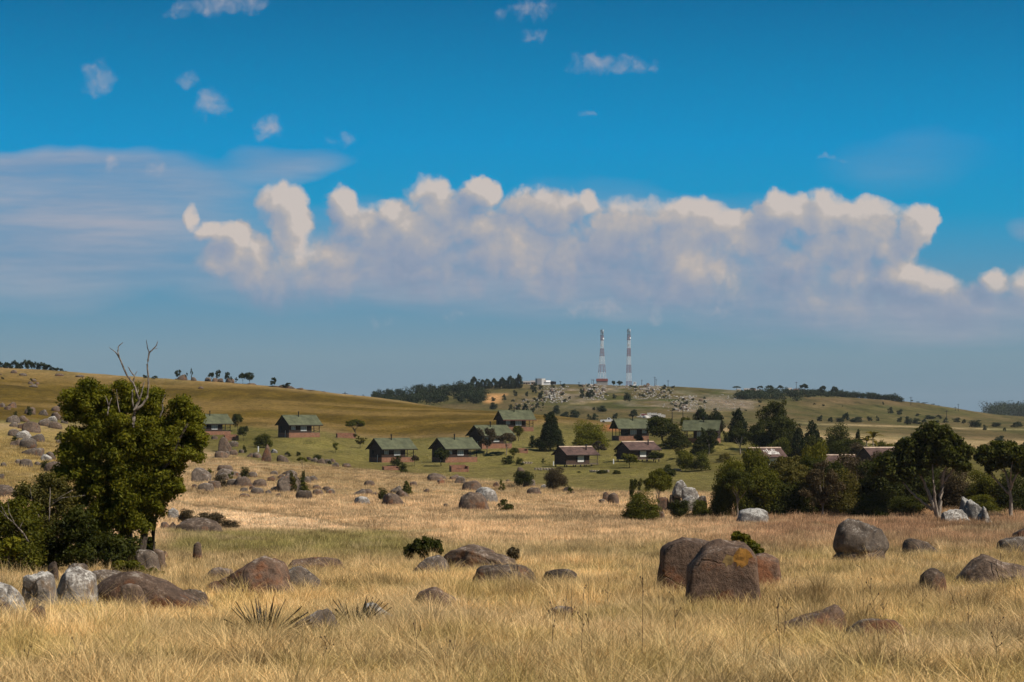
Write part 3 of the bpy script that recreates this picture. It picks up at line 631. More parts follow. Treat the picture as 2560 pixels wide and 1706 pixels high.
def boulder(c, x0, x1, y0, y1, m='rock_grey', label=None, group=None, seed=None, sub=4, deep=.85, d=None, rz=0.0, bury=.18, base=None, name='boulder', cap=1.0, **kw):
    u, vt, vb, w, h = box_px(c, x0, x1, y0, y1)
    seed = seed if seed is not None else int(u*7+vb*13) % 9973
    if base is None:
        if d is None:
            p = P(u, vb+1); p = P(u, vb+1+(.17*F/p.y if p.y < 190 else 0))      # the foot stands in the grass, below its visible edge
        else: p = G(u, d)
    else: p = base
    sc = p.y/F; W = w*sc/2*1.12; H = h*sc if d is None or base is not None else min(at(u, vt, p.y).z-p.z, 2.6*W*cap); Dp = W*deep
    if base is None and d is None: H = H*1.02; p = Vector((p.x*(1+Dp*.5/p.y), p.y+Dp*.5, 0)); p.z = float(zt(p.x, p.y)); H = max(H*.6, at(u, vt, p.y).z-p.z)
    V, Fc = rock_shape(seed, sub, **kw)
    V = V*np.array([W, Dp, 1]); up = V[:, 2] > -bury
    V[:, 2] = (V[:, 2]+bury)/(1+bury)*H; V[:, 2] = np.where(V[:, 2] < 0, np.maximum(V[:, 2]*.5, -max(.25*H, .2)), V[:, 2])
    o = put(name, mesh_np(name, V, Fc, [M[m]], True)); o.location = p; o.rotation_euler = (0, 0, rz)
    return tag(o, label, 'boulder', group)
b = boulder
# front row at the foot of the leafy tree
b('S', -70, 60, 1452, 1534, 'rock_pale', 'rounded pale lichen boulder split by a dark crack from the flat stone under it', box=.2, cuts=1, lean=-.1)
b('S', -60, 48, 1494, 1548, 'rock_brown', 'low brown stone under the split lichen boulder', box=.3)
b('S', 64, 142, 1428, 1520, 'rock_pale', 'upright grey boulder leaning left beside the big pale lichen boulder', box=.45, cuts=2, lean=-.22)
b('S', 136, 244, 1416, 1520, 'rock_pale', 'big pale round boulder covered in lichen below the leafy tree', box=.25, cuts=2, sub=5)
b('S', 118, 152, 1402, 1462, 'rock_dark', 'small dark stone wedged behind the two grey boulders below the shrubs')
b('S', 165, 225, 1408, 1452, 'rock_grey', 'grey stone peeping out behind the big pale lichen boulder')
b('S', 218, 520, 1424, 1516, 'rock_red', 'long low rust red boulder with a humped back below the leafy tree', sub=5, deep=.45, box=.15, cuts=2, prof=[(-1,.75),(-.55,1.0),(-.2,1.0),(.3,.72),(.7,.42),(1,.3)])
b('S', 210, 330, 1424, 1480, 'rock_grey', 'grey speckled shoulder of rock behind the long rust red boulder', deep=.7, d=66)
b('S', 303, 368, 1458, 1526, 'rock_brown', 'small upright rounded stone in front of the long rust red boulder', box=.45, cuts=1)
b('S', 438, 518, 1474, 1512, 'rock_dark', 'flat dark stone at the thin end of the long rust red boulder')
b('S', 62, 114, 1512, 1552, 'rock_dark', 'small half buried dark stone in the grass before the upright grey boulder')
b('S', 342, 402, 1374, 1432, 'rock_grey', 'grey boulder beside the leaning trunk of the leafy tree', lean=-.3, deep=.9)
b('S', 372, 414, 1372, 1422, 'rock_brown', 'brown boulder showing behind the grey one at the leaning trunk')
b('S', 404, 420, 1378, 1396, 'rock_brown', 'small brown stone in the grass just past the leaning trunk', sub=3)
b('S', 482, 504, 1355, 1396, 'rock_dark', 'thin upright stone standing alone in the green grass patch', sub=3, box=.5, deep=.9)
b('S', 440, 552, 1294, 1330, 'rock_brown', 'smooth brown domed rock in the straw field beyond the leafy tree', box=.1, cuts=1)
b('S', 402, 424, 1305, 1321, 'rock_brown', 'small round stone beside the smooth domed rock, on its far left', sub=3)
b('S', 420, 446, 1305, 1322, 'rock_dark', 'small dark round stone touching the smooth domed rock', sub=3)
b('S', 447, 476, 1284, 1310, 'rock_grey', 'grey stone perched behind the smooth domed rock', sub=3)
b('S', 418, 446, 1270, 1300, 'rock_pale', 'pale stone half hidden in scrub behind the smooth domed rock', sub=3)
# big split rock left of centre
b('S', 518, 736, 1383, 1488, 'rock_red', 'big wedge shaped rock with a rusty broken face and lichen on its back', sub=5, deep=.6, box=.25, cuts=5, rough=.13, prof=[(-1,.48),(-.5,.64),(0,.82),(.3,1),(.62,.98),(1,.5)])
b('S', 715, 812, 1408, 1474, 'rock_grey', 'grey speckled boulder leaning against the big wedge shaped rock', cuts=4, prof=[(-1,1),(-.3,.95),(1,.45)])
b('S', 508, 582, 1418, 1448, 'rock_brown', 'low brown stone behind the thin end of the wedge shaped rock')
b('S', 722, 856, 1393, 1420, 'rock_red', 'long flat reddish slab in the grass behind the wedge shaped rock', deep=.5, box=.2)
b('S', 704, 852, 1510, 1584, 'rock_grey', 'tilted lichen slab rising from the grass beside the dark strap leaved plant', deep=.4, prof=[(-1,.45),(0,.74),(.5,1),(.8,.95),(1,.55)], cuts=4)
b('S', 904, 1010, 1500, 1548, 'rock_pale', 'flat pale slab in the grass beside the smaller strap leaved plant', deep=.5, prof=[(-1,1),(-.3,.9),(1,.35)], cuts=4)
# centre group
b('S', 1018, 1144, 1386, 1440, 'rock_grey', 'grey lichen boulder under the glossy dark bush', cuts=3, prof=[(-1,.6),(.2,1),(.7,.9),(1,.5)])
b('S', 1108, 1288, 1362, 1426, 'rock_brown', 'blocky brown boulder with a broken layered end', deep=.55, box=.55, cuts=5, rough=.12, sub=5)
b('S', 1180, 1344, 1411, 1468, 'rock_dark', 'dark flat topped boulder with a ledge and grass before it', deep=.7, box=.3, cuts=3, sub=5)
b('S', 1360, 1452, 1422, 1456, 'rock_dark', 'small low dark stone in the grass right of the flat topped boulder')
b('S', 1038, 1180, 1464, 1514, 'rock_red', 'low smooth reddish stone sunk in grass before the centre boulders', box=.2, prof=[(-1,.8),(-.2,1),(1,.45)])
b('S', 1366, 1440, 1516, 1548, 'rock_brown', 'brown stone almost hidden in the tussocks among dry stalks')
# three big boulders
b('S', 1650, 1790, 1342, 1500, 'rock_red', 'tall rust topped boulder standing behind the big round boulder', seed=11, sub=5, joints=False, box=.78, cuts=0, rough=.07, lean=.05, deep=.8, d=60.5, prof=[(-1,.75),(-.6,.93),(-.2,1),(1,.9)])
bb_ = b('S', 1716, 1892, 1346, 1508, 'rock_red', 'big round reddish grey boulder with an orange lichen patch', seed=4, sub=5, joints=False, box=.74, cuts=0, rough=.07, deep=.8, prof=[(-1,.5),(-.8,.72),(-.45,.94),(0,1),(.6,1),(.82,.9),(1,.6)])
b('S', 1850, 1948, 1382, 1490, 'rock_red', 'smaller boulder tucked against the right flank of the big round boulder', seed=21, sub=5, joints=False, box=.4, cuts=1, rough=.07, d=61)
# orange crust of lichen on the shoulder of the big round boulder: the rock's own faces, lifted a few millimetres
def crust(rock, cx, cz, r, name, m):
    me = rock.data; V = np.empty(len(me.vertices)*3, np.float32); me.vertices.foreach_get('co', V); V = V.reshape(-1, 3); h = V[:, 2].max(); w = V[:, 0].max(); Fi = np.array([p.vertices[:] for p in me.polygons])
    c = V[Fi].mean(1); front = c[:, 1] < 0; rr_ = np.hypot(c[:, 0]-cx*w, c[:, 2]-cz*h); nz = fbm(c[:, 0]*9, c[:, 1]*9, c[:, 2]*9, 5, 3); k = front & (rr_ < r*(.55+.9*nz)); Fk = Fi[k]; ids, inv = np.unique(Fk, return_inverse=True)
    nv = np.array([me.vertices[int(i)].normal for i in ids]); put(name, mesh_np(name, V[ids]+nv*.008, inv.reshape(-1, 3), [m], True), rock)
M['lichen_orange'] = plain('lichen_orange', (.24, .115, .022), .95, 0, .35, 9.0); M['lichen_yellow'] = plain('lichen_yellow', (.20, .13, .05), .95, 0, .35, 9.0)
crust(bb_, .42, .76, .22, 'lichen_patch', M['lichen_orange']); crust(bb_, .12, .72, .13, 'lichen_patch', M['lichen_yellow'])
# right hand boulders
bo = b('S', 2086, 2218, 1296, 1404, 'rock_grey', 'mushroom shaped boulder overhanging its narrow dark foot', sub=5, box=.2, cuts=2, rough=.08)
_me = bo.data; _v = np.empty(len(_me.vertices)*3, np.float32); _me.vertices.foreach_get('co', _v); _v = _v.reshape(-1, 3); _h = _v[:, 2].max()
_k = 1-.22*np.exp(-((_v[:, 2]/_h-.16)/.13)**2); _v[:, 0] *= _k; _v[:, 1] *= 1-.45*np.exp(-((_v[:, 2]/_h-.16)/.13)**2); _me.vertices.foreach_set('co', _v.ravel()); _me.update()
b('S', 2082, 2225, 1372, 1404, 'rock_brown', 'flat brown plinth stone under the mushroom shaped boulder', deep=.6)
b('S', 2256, 2350, 1344, 1384, 'rock_dark', 'low dark humped stone right of the mushroom shaped boulder', prof=[(-1,.9),(-.5,1),(.4,.75),(1,.3)])
b('S', 2297, 2364, 1420, 1486, 'rock_dark', 'small egg shaped boulder half in shadow, alone in the grass', box=.3, cuts=0, rough=.05)
b('S', 2390, 2620, 1378, 1462, 'rock_brown', 'broad domed boulder with a small crown of stone, right of the egg shaped one', sub=5, deep=.6, box=.2, cuts=3, prof=[(-1,.45),(-.62,.85),(-.4,1),(0,.72),(1,.6)])
b('S', 2492, 2600, 1342, 1384, 'rock_grey', 'flat grey boulder behind the broad domed one', deep=.6)
b('S', 2534, 2590, 1316, 1350, 'rock_dark', 'dark stone standing behind the flat grey boulder')
b('S', 1940, 2124, 1506, 1576, 'rock_red', 'low pinkish rock sunk in the near grass before the three big boulders', prof=[(-1,.4),(.1,.8),(.55,1),(1,.5)], cuts=4)
b('S', 2090, 2304, 1544, 1602, 'rock_dark', 'flat dark rock barely rising from the near grass', deep=.5, prof=[(-1,.5),(-.4,1),(.3,.95),(1,.3)])
# pale outcrops by the trees
b('E', 1585, 1840, 1360, 1530, 'rock_pale', 'pale lichen covered base block of the jagged outcrop under the spreading tree', sub=5, box=.4, cuts=6, rough=.15, d=188)
b('E', 1730, 1960, 1236, 1440, 'rock_pale', 'jagged pale crest of the outcrop beside the spreading tree', sub=5, box=.35, cuts=7, rough=.16, prof=[(-1,1),(-.3,1),(1,.55)], d=190)
b('E', 1890, 2050, 1330, 1530, 'rock_pale', 'pale pointed slab on the right side of the jagged outcrop', sub=5, box=.3, cuts=6, rough=.14, prof=[(-1,.75),(-.2,1),(.3,.9),(1,.55)], d=187)
b('D', 1475, 1755, 1352, 1490, 'rock_pale', 'pale rounded boulder under the edge of the thicket', box=.3, cuts=2)
b('D', 880, 1000, 1093, 1225, 'rock_pale', 'tall pale top stone of the stacked outcrop beyond the round bush', cuts=5, lean=.2, d=235, base=at(1440+940/3.647, 900+1225/3.647, 232))
b('D', 970, 1120, 1160, 1262, 'rock_pale', 'pale cracked block in the middle of the stacked outcrop', cuts=4, box=.45, base=at(1440+1045/3.647, 900+1262/3.647, 230))
b('D', 940, 1100, 1235, 1330, 'rock_pale', 'pale bottom block of the stacked outcrop', cuts=4, d=228)
b('D', 1085, 1195, 1240, 1330, 'rock_grey', 'grey block at the right foot of the stacked outcrop', cuts=4, d=228)
b('D', 850, 960, 1180, 1330, 'rock_dark', 'dark block in the shade at the left foot of the stacked outcrop', cuts=4, d=232)
b('D', 750, 865, 1250, 1390, 'rock_red', 'rusty block between the round bush and the stacked outcrop', cuts=4, box=.4)
b('D', 860, 940, 1262, 1350, 'rock_brown', 'brown block between the rusty block and the stacked outcrop', cuts=3)
b('D', 735, 805, 1380, 1465, 'rock_brown', 'brown stone in the grass right of the round bush', cuts=3)
b('D', 595, 655, 1198, 1250, 'rock_pale', 'small pale stone showing above the round bush', cuts=3, sub=3, d=226)
b('D', 240, 305, 1202, 1296, 'rock_dark', 'dark pointed half of the split stone below the lawn', cuts=4, sub=3)
b('D', 290, 390, 1212, 1316, 'rock_brown', 'brown lichened half of the split stone below the lawn', cuts=4, sub=3)
b('D', 205, 285, 1268, 1312, 'rock_grey', 'low grey stone at the foot of the split stone below the lawn', cuts=3, sub=3)
# notable middle distance rocks
b('B', 633, 724, 766, 925, 'rock_red', 'tall pointed pinkish stone standing like a flame below the chalets', cuts=4, prof=[(-1,.35),(-.3,.8),(.1,1),(.5,.85),(1,.4)], deep=.7)
b('B', 228, 362, 700, 838, 'rock_brown', 'large pinkish domed rock before the chalet hidden by the leafy tree', cuts=3, prof=[(-1,.6),(-.3,1),(.2,.95),(1,.3)])
b('B', 772, 1030, 1034, 1206, 'rock_grey', 'large pale topped lichen boulder among the scrub in the middle of the field', sub=5, cuts=4, box=.35, prof=[(-1,.7),(-.2,1),(.3,.95),(1,.6)])
b('B', 948, 1090, 1188, 1270, 'rock_dark', 'dark humped stone in front of the large lichen boulder in the field', cuts=1, box=.2)
b('B', 1730, 1945, 1206, 1330, 'rock_brown', 'brown sloping boulder beside the dark pointed bush in the field', cuts=2, prof=[(-1,.9),(-.4,1),(.3,.85),(1,.4)])
b('B', 1470, 1618, 1242, 1322, 'rock_pale', 'pale rounded boulder in the straw left of the brown sloping one', cuts=2)
b('B', 5, 168, 982, 1114, 'rock_grey', 'square shouldered grey boulder right of the leafy tree', box=.6, cuts=4)
b('S', 1150, 1228, 1230, 1278, 'rock_brown', 'smooth pinkish dome of rock in the middle of the straw field', cuts=1, box=.15)
b('S', 1186, 1242, 1218, 1258, 'rock_pale', 'pale stone leaning on the smooth pinkish dome', cuts=2, sub=3)
b('C', 1066, 1142, 1342, 1420, 'rock_brown', 'slanted stone peeping over the dark bush below the lawn', cuts=4, sub=3)
# ---- look-alike clusters: (crop, boxes, material cycle, label, group)
def cluster(c, boxes, mats, label, group, sub=3, **kw):
    for i, q in enumerate(boxes):
        seed = int(q[0]*31+q[2]*17) % 9973; rr = random.Random(seed)
        m = q[4] if len(q) > 4 else mats[i % len(mats)]
        w = q[1]-q[0]; mid = (q[0]+q[1])/2; q = (mid-w*.53, mid+w*.53, q[2]+(q[3]-q[2])*.06, min(q[3], q[2]+w*.72))
        pr = rr.choice([None, None, None, [(-1,.7),(0,.9),(.4,1),(1,.65)], [(-1,.9),(-.3,1),(1,.6)], [(-1,.6),(.5,1),(1,.8)]])
        boulder(c, *q[:4], m, label, group, seed=seed, sub=sub, cuts=rr.choice([1, 2, 4, 5]), box=rr.uniform(.15, .5), deep=rr.uniform(.6, 1), rough=rr.uniform(.08, .14), prof=pr, **kw)
cluster('A', [(-20,45,565,645),(40,95,595,660),(75,150,562,660),(65,175,675,755),(175,260,685,745),(230,330,605,695),(360,440,628,685),(465,545,592,680),(470,560,655,725),(90,160,742,802),(165,225,762,812),(210,360,738,838),(355,465,705,822),(440,515,685,800,'rock_pale'),(455,560,730,878),(560,620,718,802)],
    ['rock_grey','rock_brown','rock_brown'], 'grey brown boulder of the upper rock pile on the slope left of the leafy tree', 'upper rock pile on the left slope')
cluster('A', [(80,175,805,935),(150,280,808,910,'rock_pale'),(190,330,885,990),(280,400,848,920),(100,190,900,975),(205,410,980,1056),(390,495,1010,1100),(380,470,1035,1110,'rock_pale'),(125,190,1080,1155),(180,290,1080,1155),(410,560,1100,1205),(510,560,905,985),(-30,45,1210,1315),(-60,140,1295,1445),(0,60,1115,1165),(310,370,1100,1155)],
    ['rock_grey','rock_brown','rock_grey'], 'weathered boulder of the lower rock pile on the slope behind the shrubs', 'lower rock pile on the left slope')
cluster('B', [(178,232,685,805),(343,418,735,810),(213,322,826,890),(298,352,830,884),(348,418,815,880),(428,472,815,858),(498,562,845,884),(558,632,836,908)],
    ['rock_brown','rock_grey'], 'brownish boulder between the leafy tree and the tall pointed stone', 'boulders left of the tall pointed stone')
cluster('B', [(723,778,806,894,'rock_pale'),(778,872,860,928),(848,888,840,904),(1043,1088,880,944,'rock_dark'),(1088,1148,885,946),(1143,1213,893,950),(1208,1272,900,953),(1262,1312,895,948),(1268,1342,930,974),(1372,1442,940,974)],
    ['rock_grey','rock_brown'], 'grey boulder in the row running right from the tall pointed stone along the lawn edge', 'row of boulders along the lawn edge')
cluster('B', [(213,382,986,1064),(238,382,954,1024),(213,332,1016,1094),(378,548,1040,1156),(368,442,1010,1064),(438,532,1055,1114),(518,592,1015,1094),(148,262,1095,1186),(58,192,1115,1196),(0,52,1130,1180),(322,422,1080,1156),(558,682,1080,1154),(438,512,1160,1208),(523,592,1145,1204),(538,652,1160,1228),(438,522,1205,1250),(658,722,1180,1230)],
    ['rock_grey','rock_brown','rock_grey','rock_brown'], 'tumbled grey boulder of the rocky patch right of the leafy tree', 'rocky patch right of the leafy tree')
cluster('B', [(688,762,1050,1114),(718,782,1006,1084),(823,892,1005,1064,'rock_dark'),(853,952,1000,1064),(778,842,1040,1094),(998,1082,1055,1154),(1103,1192,1175,1250),(718,782,1146,1194),(758,812,1210,1254),(1053,1142,1050,1104),(1178,1262,1150,1194),(1223,1302,1170,1228),(1098,1172,1136,1180)],
    ['rock_brown','rock_grey'], 'smaller stone lying around the large lichen boulder in the field', 'stones round the large lichen boulder')
cluster('B', [(1568,1658,1096,1150),(1478,1582,1170,1235),(1568,1642,1170,1264),(1638,1692,1200,1264),(1818,1912,1140,1210),(1858,1978,1175,1286),(2113,2162,1170,1208),(2238,2292,1085,1154),(2158,2282,1050,1104),(1988,2052,1105,1150),(2293,2342,1305,1364)],
    ['rock_brown','rock_grey','rock_brown'], 'brown stone scattered near the sloping boulder and the dark pointed bush', 'stones near the dark pointed bush')
cluster('C', [(258,422,1390,1460),(348,412,1450,1520),(458,542,1400,1465),(498,592,1420,1516),(578,732,1460,1552),(848,912,1475,1526),(963,1002,1450,1506),(1128,1232,1445,1536),(1158,1282,1505,1590),(1288,1332,1495,1546,'rock_pale'),(1488,1562,1515,1576),(20,60,1560,1585),(1560,1600,1560,1590)],
    ['rock_brown','rock_red','rock_brown','rock_grey'], 'reddish brown boulder in the straw just below the lawn', 'boulders just below the lawn')
cluster('A', [(0,15,305,352),(258,300,372,424),(290,330,348,422),(318,356,378,426),(270,345,400,430),(1810,1852,420,442),(180,242,302,324),(100,155,272,302),(690,760,318,334),(500,575,305,326)],
    ['rock_grey','rock_brown'], 'small rock on the bare upper slope of the left hill', 'rocks on the bare left hill', sub=2)
cluster('A', [(1620,1702,308,384),(1738,1788,328,384),(1598,1662,348,378),(1868,1922,338,384),(1938,1990,300,374),(1985,2042,278,374,'rock_dark'),(2058,2132,346,384),(2198,2262,398,436),(2255,2334,392,444)],
    ['rock_brown','rock_grey'], 'brown rock of the koppies on the skyline of the left hill', 'rocks on the left skyline', sub=2, d=768, cap=.45)
cluster('B', [(703,792,232,264),(788,842,222,272),(838,892,228,276),(868,934,232,280),(953,1012,252,294),(1038,1112,282,310),(1180,1222,310,332),(1468,1502,324,342)],
    ['rock_brown','rock_grey'], 'rock on the descending skyline of the hill above the chalets', 'rocks on the descending skyline', sub=2, d=762, cap=.45)
# far hillside below the masts: many small blocks sharing a few shapes
FARROCK = []
for i in range(8):
    V, Fc = rock_shape(700+i, 2, box=.4, cuts=4, rough=.14); V = V*np.array([.5, .45, 1]); V[:, 2] = (V[:, 2]+.3)/1.3; FARROCK.append([mesh_np('boulder', V, Fc, [M[k]], True) for k in ('rock_brown', 'rock_pale', 'rock_grey')])
def far_rocks(c, x0, x1, y0, y1, cnt, seed, label, group, s=(13, 34)):
    rr = random.Random(seed)
    for i in range(cnt):
        x = rr.triangular(x0, x1); y = rr.uniform(y0, y1); a, bb, k = CROP[c]; p = P(a+x/k, bb+y/k, 780); w = rr.uniform(*s)/k*p.y/F
        o = put('boulder', rr.choice(FARROCK)[rr.randrange(3)]); o.location = p; o.rotation_euler = (0, 0, rr.uniform(0, 6.28)); o.scale = (w*rr.uniform(.8, 1.5), w, w*rr.uniform(.5, 1.05)); tag(o, label, 'boulder', group)
far_rocks('C', 1250, 1540, 640, 745, 34, 5, 'pale block of the boulder field on the hillside left of the masts', 'boulder field left of the masts')
far_rocks('C', 1640, 1890, 600, 720, 26, 6, 'pale block of the boulder field right below the mast with the hut', 'boulder field below the hut')
far_rocks('D', 520, 830, 235, 345, 20, 7, 'pale block on the green hilltop just right of the masts', 'blocks on the green hilltop')
far_rocks('D', 800, 1180, 350, 470, 16, 8, 'pale block round the bare rock slabs above the ruined building', 'blocks round the bare rock slabs')
far_rocks('C', 1020, 1340, 730, 830, 20, 9, 'small pale rock in the scrub below the far boulder field', 'rocks in the scrub of the far valley', (10, 20))
def rubble(name, label, areas, seed):
    rng = random.Random(seed); VV = []; FF_ = []; nb = 0
    for (c, x0, x1, y0, y1, cnt, s0, s1) in areas:
        a, bb, k = CROP[c]
        for i in range(cnt):
            x = rng.triangular(x0, x1); y = rng.uniform(y0, y1); p = P(a+x/k, bb+y/k, 780); w = rng.uniform(s0, s1)/k*p.y/F; V, Fc = rock_shape(1200+i % 40, 1, box=.4, cuts=3, rough=.15)
            VV.append(V*np.array([w*.6, w*.5, w*rng.uniform(.3, .55)])+np.array(p)); FF_.append(Fc+nb); nb += len(V)
    o = put(name, mesh_np(name, np.concatenate(VV), np.concatenate(FF_), [M['rock_pale']], False)); tag(o, label, 'rubble', None, 'stuff')
rubble('rock_rubble', 'pale rubble strewn between the boulder fields of the far hill', [('C', 1230, 1560, 610, 760, 230, 6, 19), ('C', 1620, 1920, 585, 730, 180, 6, 19), ('D', 480, 900, 235, 360, 210, 6, 19), ('D', 790, 1200, 330, 475, 190, 6, 20), ('C', 1880, 2334, 575, 640, 90, 5, 14), ('C', 1000, 1360, 720, 840, 90, 4, 10), ('D', 1100, 1660, 320, 470, 110, 5, 15), ('B', 2334, 2660, 560, 700, 60, 3, 8)], 15)
# ------------------------------------------------------------------ trees
def leaves(cent, rad, nleaf, size, seed, up=.25, squash=.85, aspect=.5, inner=.25, fuzz=(.72, 1.18)):
    """leaf-sized faces spread over many clumps; returns V, F, tint"""
    rng = np.random.default_rng(seed); cent = np.asarray(cent, float); rad = np.asarray(rad, float); k = len(cent)
    pr = rad**2; idx = rng.choice(k, nleaf, p=pr/pr.sum()); dirs = rng.normal(size=(nleaf, 3)); dirs[:, 2] += up; dirs /= np.linalg.norm(dirs, axis=1)[:, None]
    rr = rad[idx]*np.where(rng.uniform(size=nleaf) < inner, rng.uniform(.3, .8, nleaf), rng.uniform(*fuzz, nleaf))
    pos = cent[idx] + dirs*rr[:, None]*np.array([1, 1, squash])
    nrm = dirs + rng.normal(size=(nleaf, 3))*.65; nrm /= np.linalg.norm(nrm, axis=1)[:, None]
    t = np.cross(nrm, rng.normal(size=(nleaf, 3))); t /= np.linalg.norm(t, axis=1)[:, None]; bt = np.cross(nrm, t)
    s = size*rng.uniform(.6, 1.35, nleaf)[:, None]
    V = np.stack([pos-t*s, pos-bt*s*aspect+nrm*s*.15, pos+t*s, pos+bt*s*aspect+nrm*s*.15], 1).reshape(-1, 3)
    Fc = np.arange(nleaf*4).reshape(-1, 4)
    cl = rng.uniform(size=k)[idx]; a = np.clip(.55*rng.uniform(size=nleaf)+.35*cl+.15*dirs[:, 2], 0, 1); bq = (rng.uniform(size=nleaf) < .18)*rng.uniform(.3, 1, nleaf)  # tint: random per leaf and clump, a little paler towards each clump's top
    T = np.repeat(np.stack([a, bq, cl], 1), 4, axis=0)
    return V, Fc, T
def limb(mb, p0, p1, r0, r1, rr, seg=5, wob=.08, n=6):
    p0, p1 = Vector(p0), Vector(p1); L = (p1-p0).length; pts = []
    for i in range(seg+1):
        t = i/seg; q = p0.lerp(p1, t); k = math.sin(math.pi*t)*L*wob; q += Vector((rr.uniform(-k, k), rr.uniform(-k, k), k*.3)); pts.append(q)
    mb.tube(pts, [r0+(r1-r0)*i/seg for i in range(seg+1)], n); return pts
def envelope(kind, rr, k):
    """clump centres and radii of a crown in a unit tree: height 1, width 1"""
    C = []; Rd = []
    for i in range(k):
        a = rr.uniform(0, 2*math.pi)
        if kind == 'round':
            z = rr.uniform(-.9, 1); q = math.sqrt(max(0, 1-z*z)); r = rr.uniform(.11, .19); f = rr.uniform(.55, .95); C.append((.40*q*f*math.cos(a), .40*q*f*math.sin(a), .58+.30*z*f)); Rd.append(r)
        elif kind == 'umbrella':
            q = math.sqrt(rr.uniform(0, 1)); z = (1-q*q)*.22+rr.uniform(-.08, .06); C.append((.42*q*math.cos(a), .42*q*math.sin(a), .66+z)); Rd.append(rr.uniform(.09, .15))
        elif kind == 'cone':
            t = i/k; q = ((1-t)**.75)*.40+.02; f = rr.uniform(.55, 1); a = i*2.4; C.append((q*f*math.cos(a), q*f*math.sin(a), .06+.86*t)); Rd.append(.05+.085*(1-t)*rr.uniform(.8, 1.2))
        elif kind == 'column':
            t = rr.uniform(0, 1); q = .34*(math.sin(math.pi*min(1, t*.75+.25))**.6); C.append((q*math.cos(a), q*math.sin(a), .12+.78*t)); Rd.append(rr.uniform(.09, .15))
        elif kind == 'bush':
            z = rr.uniform(0, 1); q = math.sqrt(1-z*z*.85); f = rr.uniform(.5, .95); C.append((.38*q*f*math.cos(a), .38*q*f*math.sin(a), .12+.72*z*f)); Rd.append(rr.uniform(.13, .21))
        elif kind == 'ragged':
            z = rr.uniform(-1, 1); q = math.sqrt(max(0, 1-z*z)); f = rr.uniform(.5, 1.05); C.append((.42*q*f*math.cos(a), .42*q*f*math.sin(a), .60+.34*z*f)); Rd.append(rr.uniform(.06, .13))
    for i in range(k//4):      # stray sprays that break the outline
        c = C[rr.randrange(k)]; f = rr.uniform(1.12, 1.3); C.append((c[0]*f, c[1]*f, min(1.02, .5+(c[2]-.5)*rr.uniform(1.05, 1.3)))); Rd.append(rr.uniform(.035, .075))
    return C, Rd
_TREE = {}
def tree_meshes(kind, leaf, lod, var):
    key = (kind, leaf, lod, var)
    if key not in _TREE:
        seed = hash((kind, lod, var)) if False else sum(map(ord, kind))*7+lod*131+var*977; rr = random.Random(seed)
        k = {0: 12, 1: 20, 2: 30, 3: 38}[lod]; nl = {0: 420, 1: 1500, 2: 5000, 3: 15000}[lod]; size = {0: .075, 1: .046, 2: .029, 3: .0185}[lod]
        if kind == 'ragged': nl = int(nl*.55)
        if kind in ('cone', 'column'): k = int(k*2.2)
        C, Rd = envelope(kind, rr, k)
        V, Fc, T = leaves(C, Rd, nl, size, seed, squash=.8 if kind != 'umbrella' else .55)
        V[:, 2] = np.maximum(V[:, 2], .0)
        s = np.array([.5/np.percentile(np.abs(V[:, 0]), 99.5), .5/np.percentile(np.abs(V[:, 1]), 99.5), 1/np.percentile(V[:, 2], 99.7)]); V = V*s
        cr = mesh_np('crown', V, Fc, [M[leaf]], False, T)
        mb = MB(); bk = 'bark_pale' if kind in ('umbrella', 'ragged') else 'bark_dark'; zb = {'cone': .9, 'column': .8}.get(kind, .42)
        r0 = .022 if kind not in ('bush',) else .014
        top = (rr.uniform(-.04, .04), rr.uniform(-.04, .04), zb); limb(mb, (0, 0, -.05), top, r0*1.25, r0*.6 if zb < .6 else r0*.15, rr, 5, .05, 7)
        for i in range({0: 2, 1: 4, 2: 7, 3: 9}[lod] if kind not in ('cone', 'column') else 0):
            c = C[i*len(C)//10 % len(C)]; t = rr.uniform(.45, .95); limb(mb, (top[0]*t, top[1]*t, zb*t), (c[0]*s[0]*.9, c[1]*s[1]*.9, c[2]*s[2]), r0*.55, r0*.12, rr, 4, .1, 5)
        _TREE[key] = (cr, mb.mesh('trunk', M[bk], True))
    return _TREE[key]
def tree(kind, leaf, c, x0, x1, y0, y1, label, group=None, d=None, dmin=14.0, var=None, cat=None, name=None, lod=None, parts=True):
    u, vt, vb, w, h = box_px(c, x0, x1, y0, y1)
    p = G(u, d) if d else P(u, vb, dmin); sc = p.y/F; W = w*sc; H = at(u, vt, p.y).z - p.z
    if not d: H = max(H, h*sc*.8)
    if lod is None: lod = 0 if w < 22 else 1 if w < 48 else 2 if w < 95 else 3
    rr = random.Random(int(u*13+vt*7)); var = rr.randrange(3) if var is None else var
    cr, tk = tree_meshes(kind, leaf, lod, var); bush = kind == 'bush'
    name = name or ('bush' if bush else 'tree'); cat = cat or name.replace('_', ' ').split()[-1]
    e = empty(name, p, rr.uniform(0, 6.28), (W, W*rr.uniform(.85, 1.05), H), label, cat, group)
    put('crown', cr, e); put('trunk' if not bush else 'stem', tk, e)
    return e
t = tree
SK = 'dark tree on the rocky skyline of the left hill'; SKG = 'trees on the left skyline'
for q in [(1592,1652,272,345),(1688,1716,298,345),(1733,1762,260,340),(1898,1962,296,375),(1962,2012,272,352),(2043,2097,292,360),(2088,2127,332,372),(2178,2250,300,410),(2225,2322,296,410),(2138,2172,342,380)]: t('round' if q[1]-q[0] > 40 else 'ragged', 'leaf_far', 'A', *q, SK, SKG, d=765)
for q in [(725,770,160,215),(700,765,190,245),(815,870,222,266),(850,902,208,262)]: t('round', 'leaf_far', 'B', *q, 'dark little tree on the skyline right above the chalets', 'trees on the descending skyline', d=760)
rr = random.Random(3)
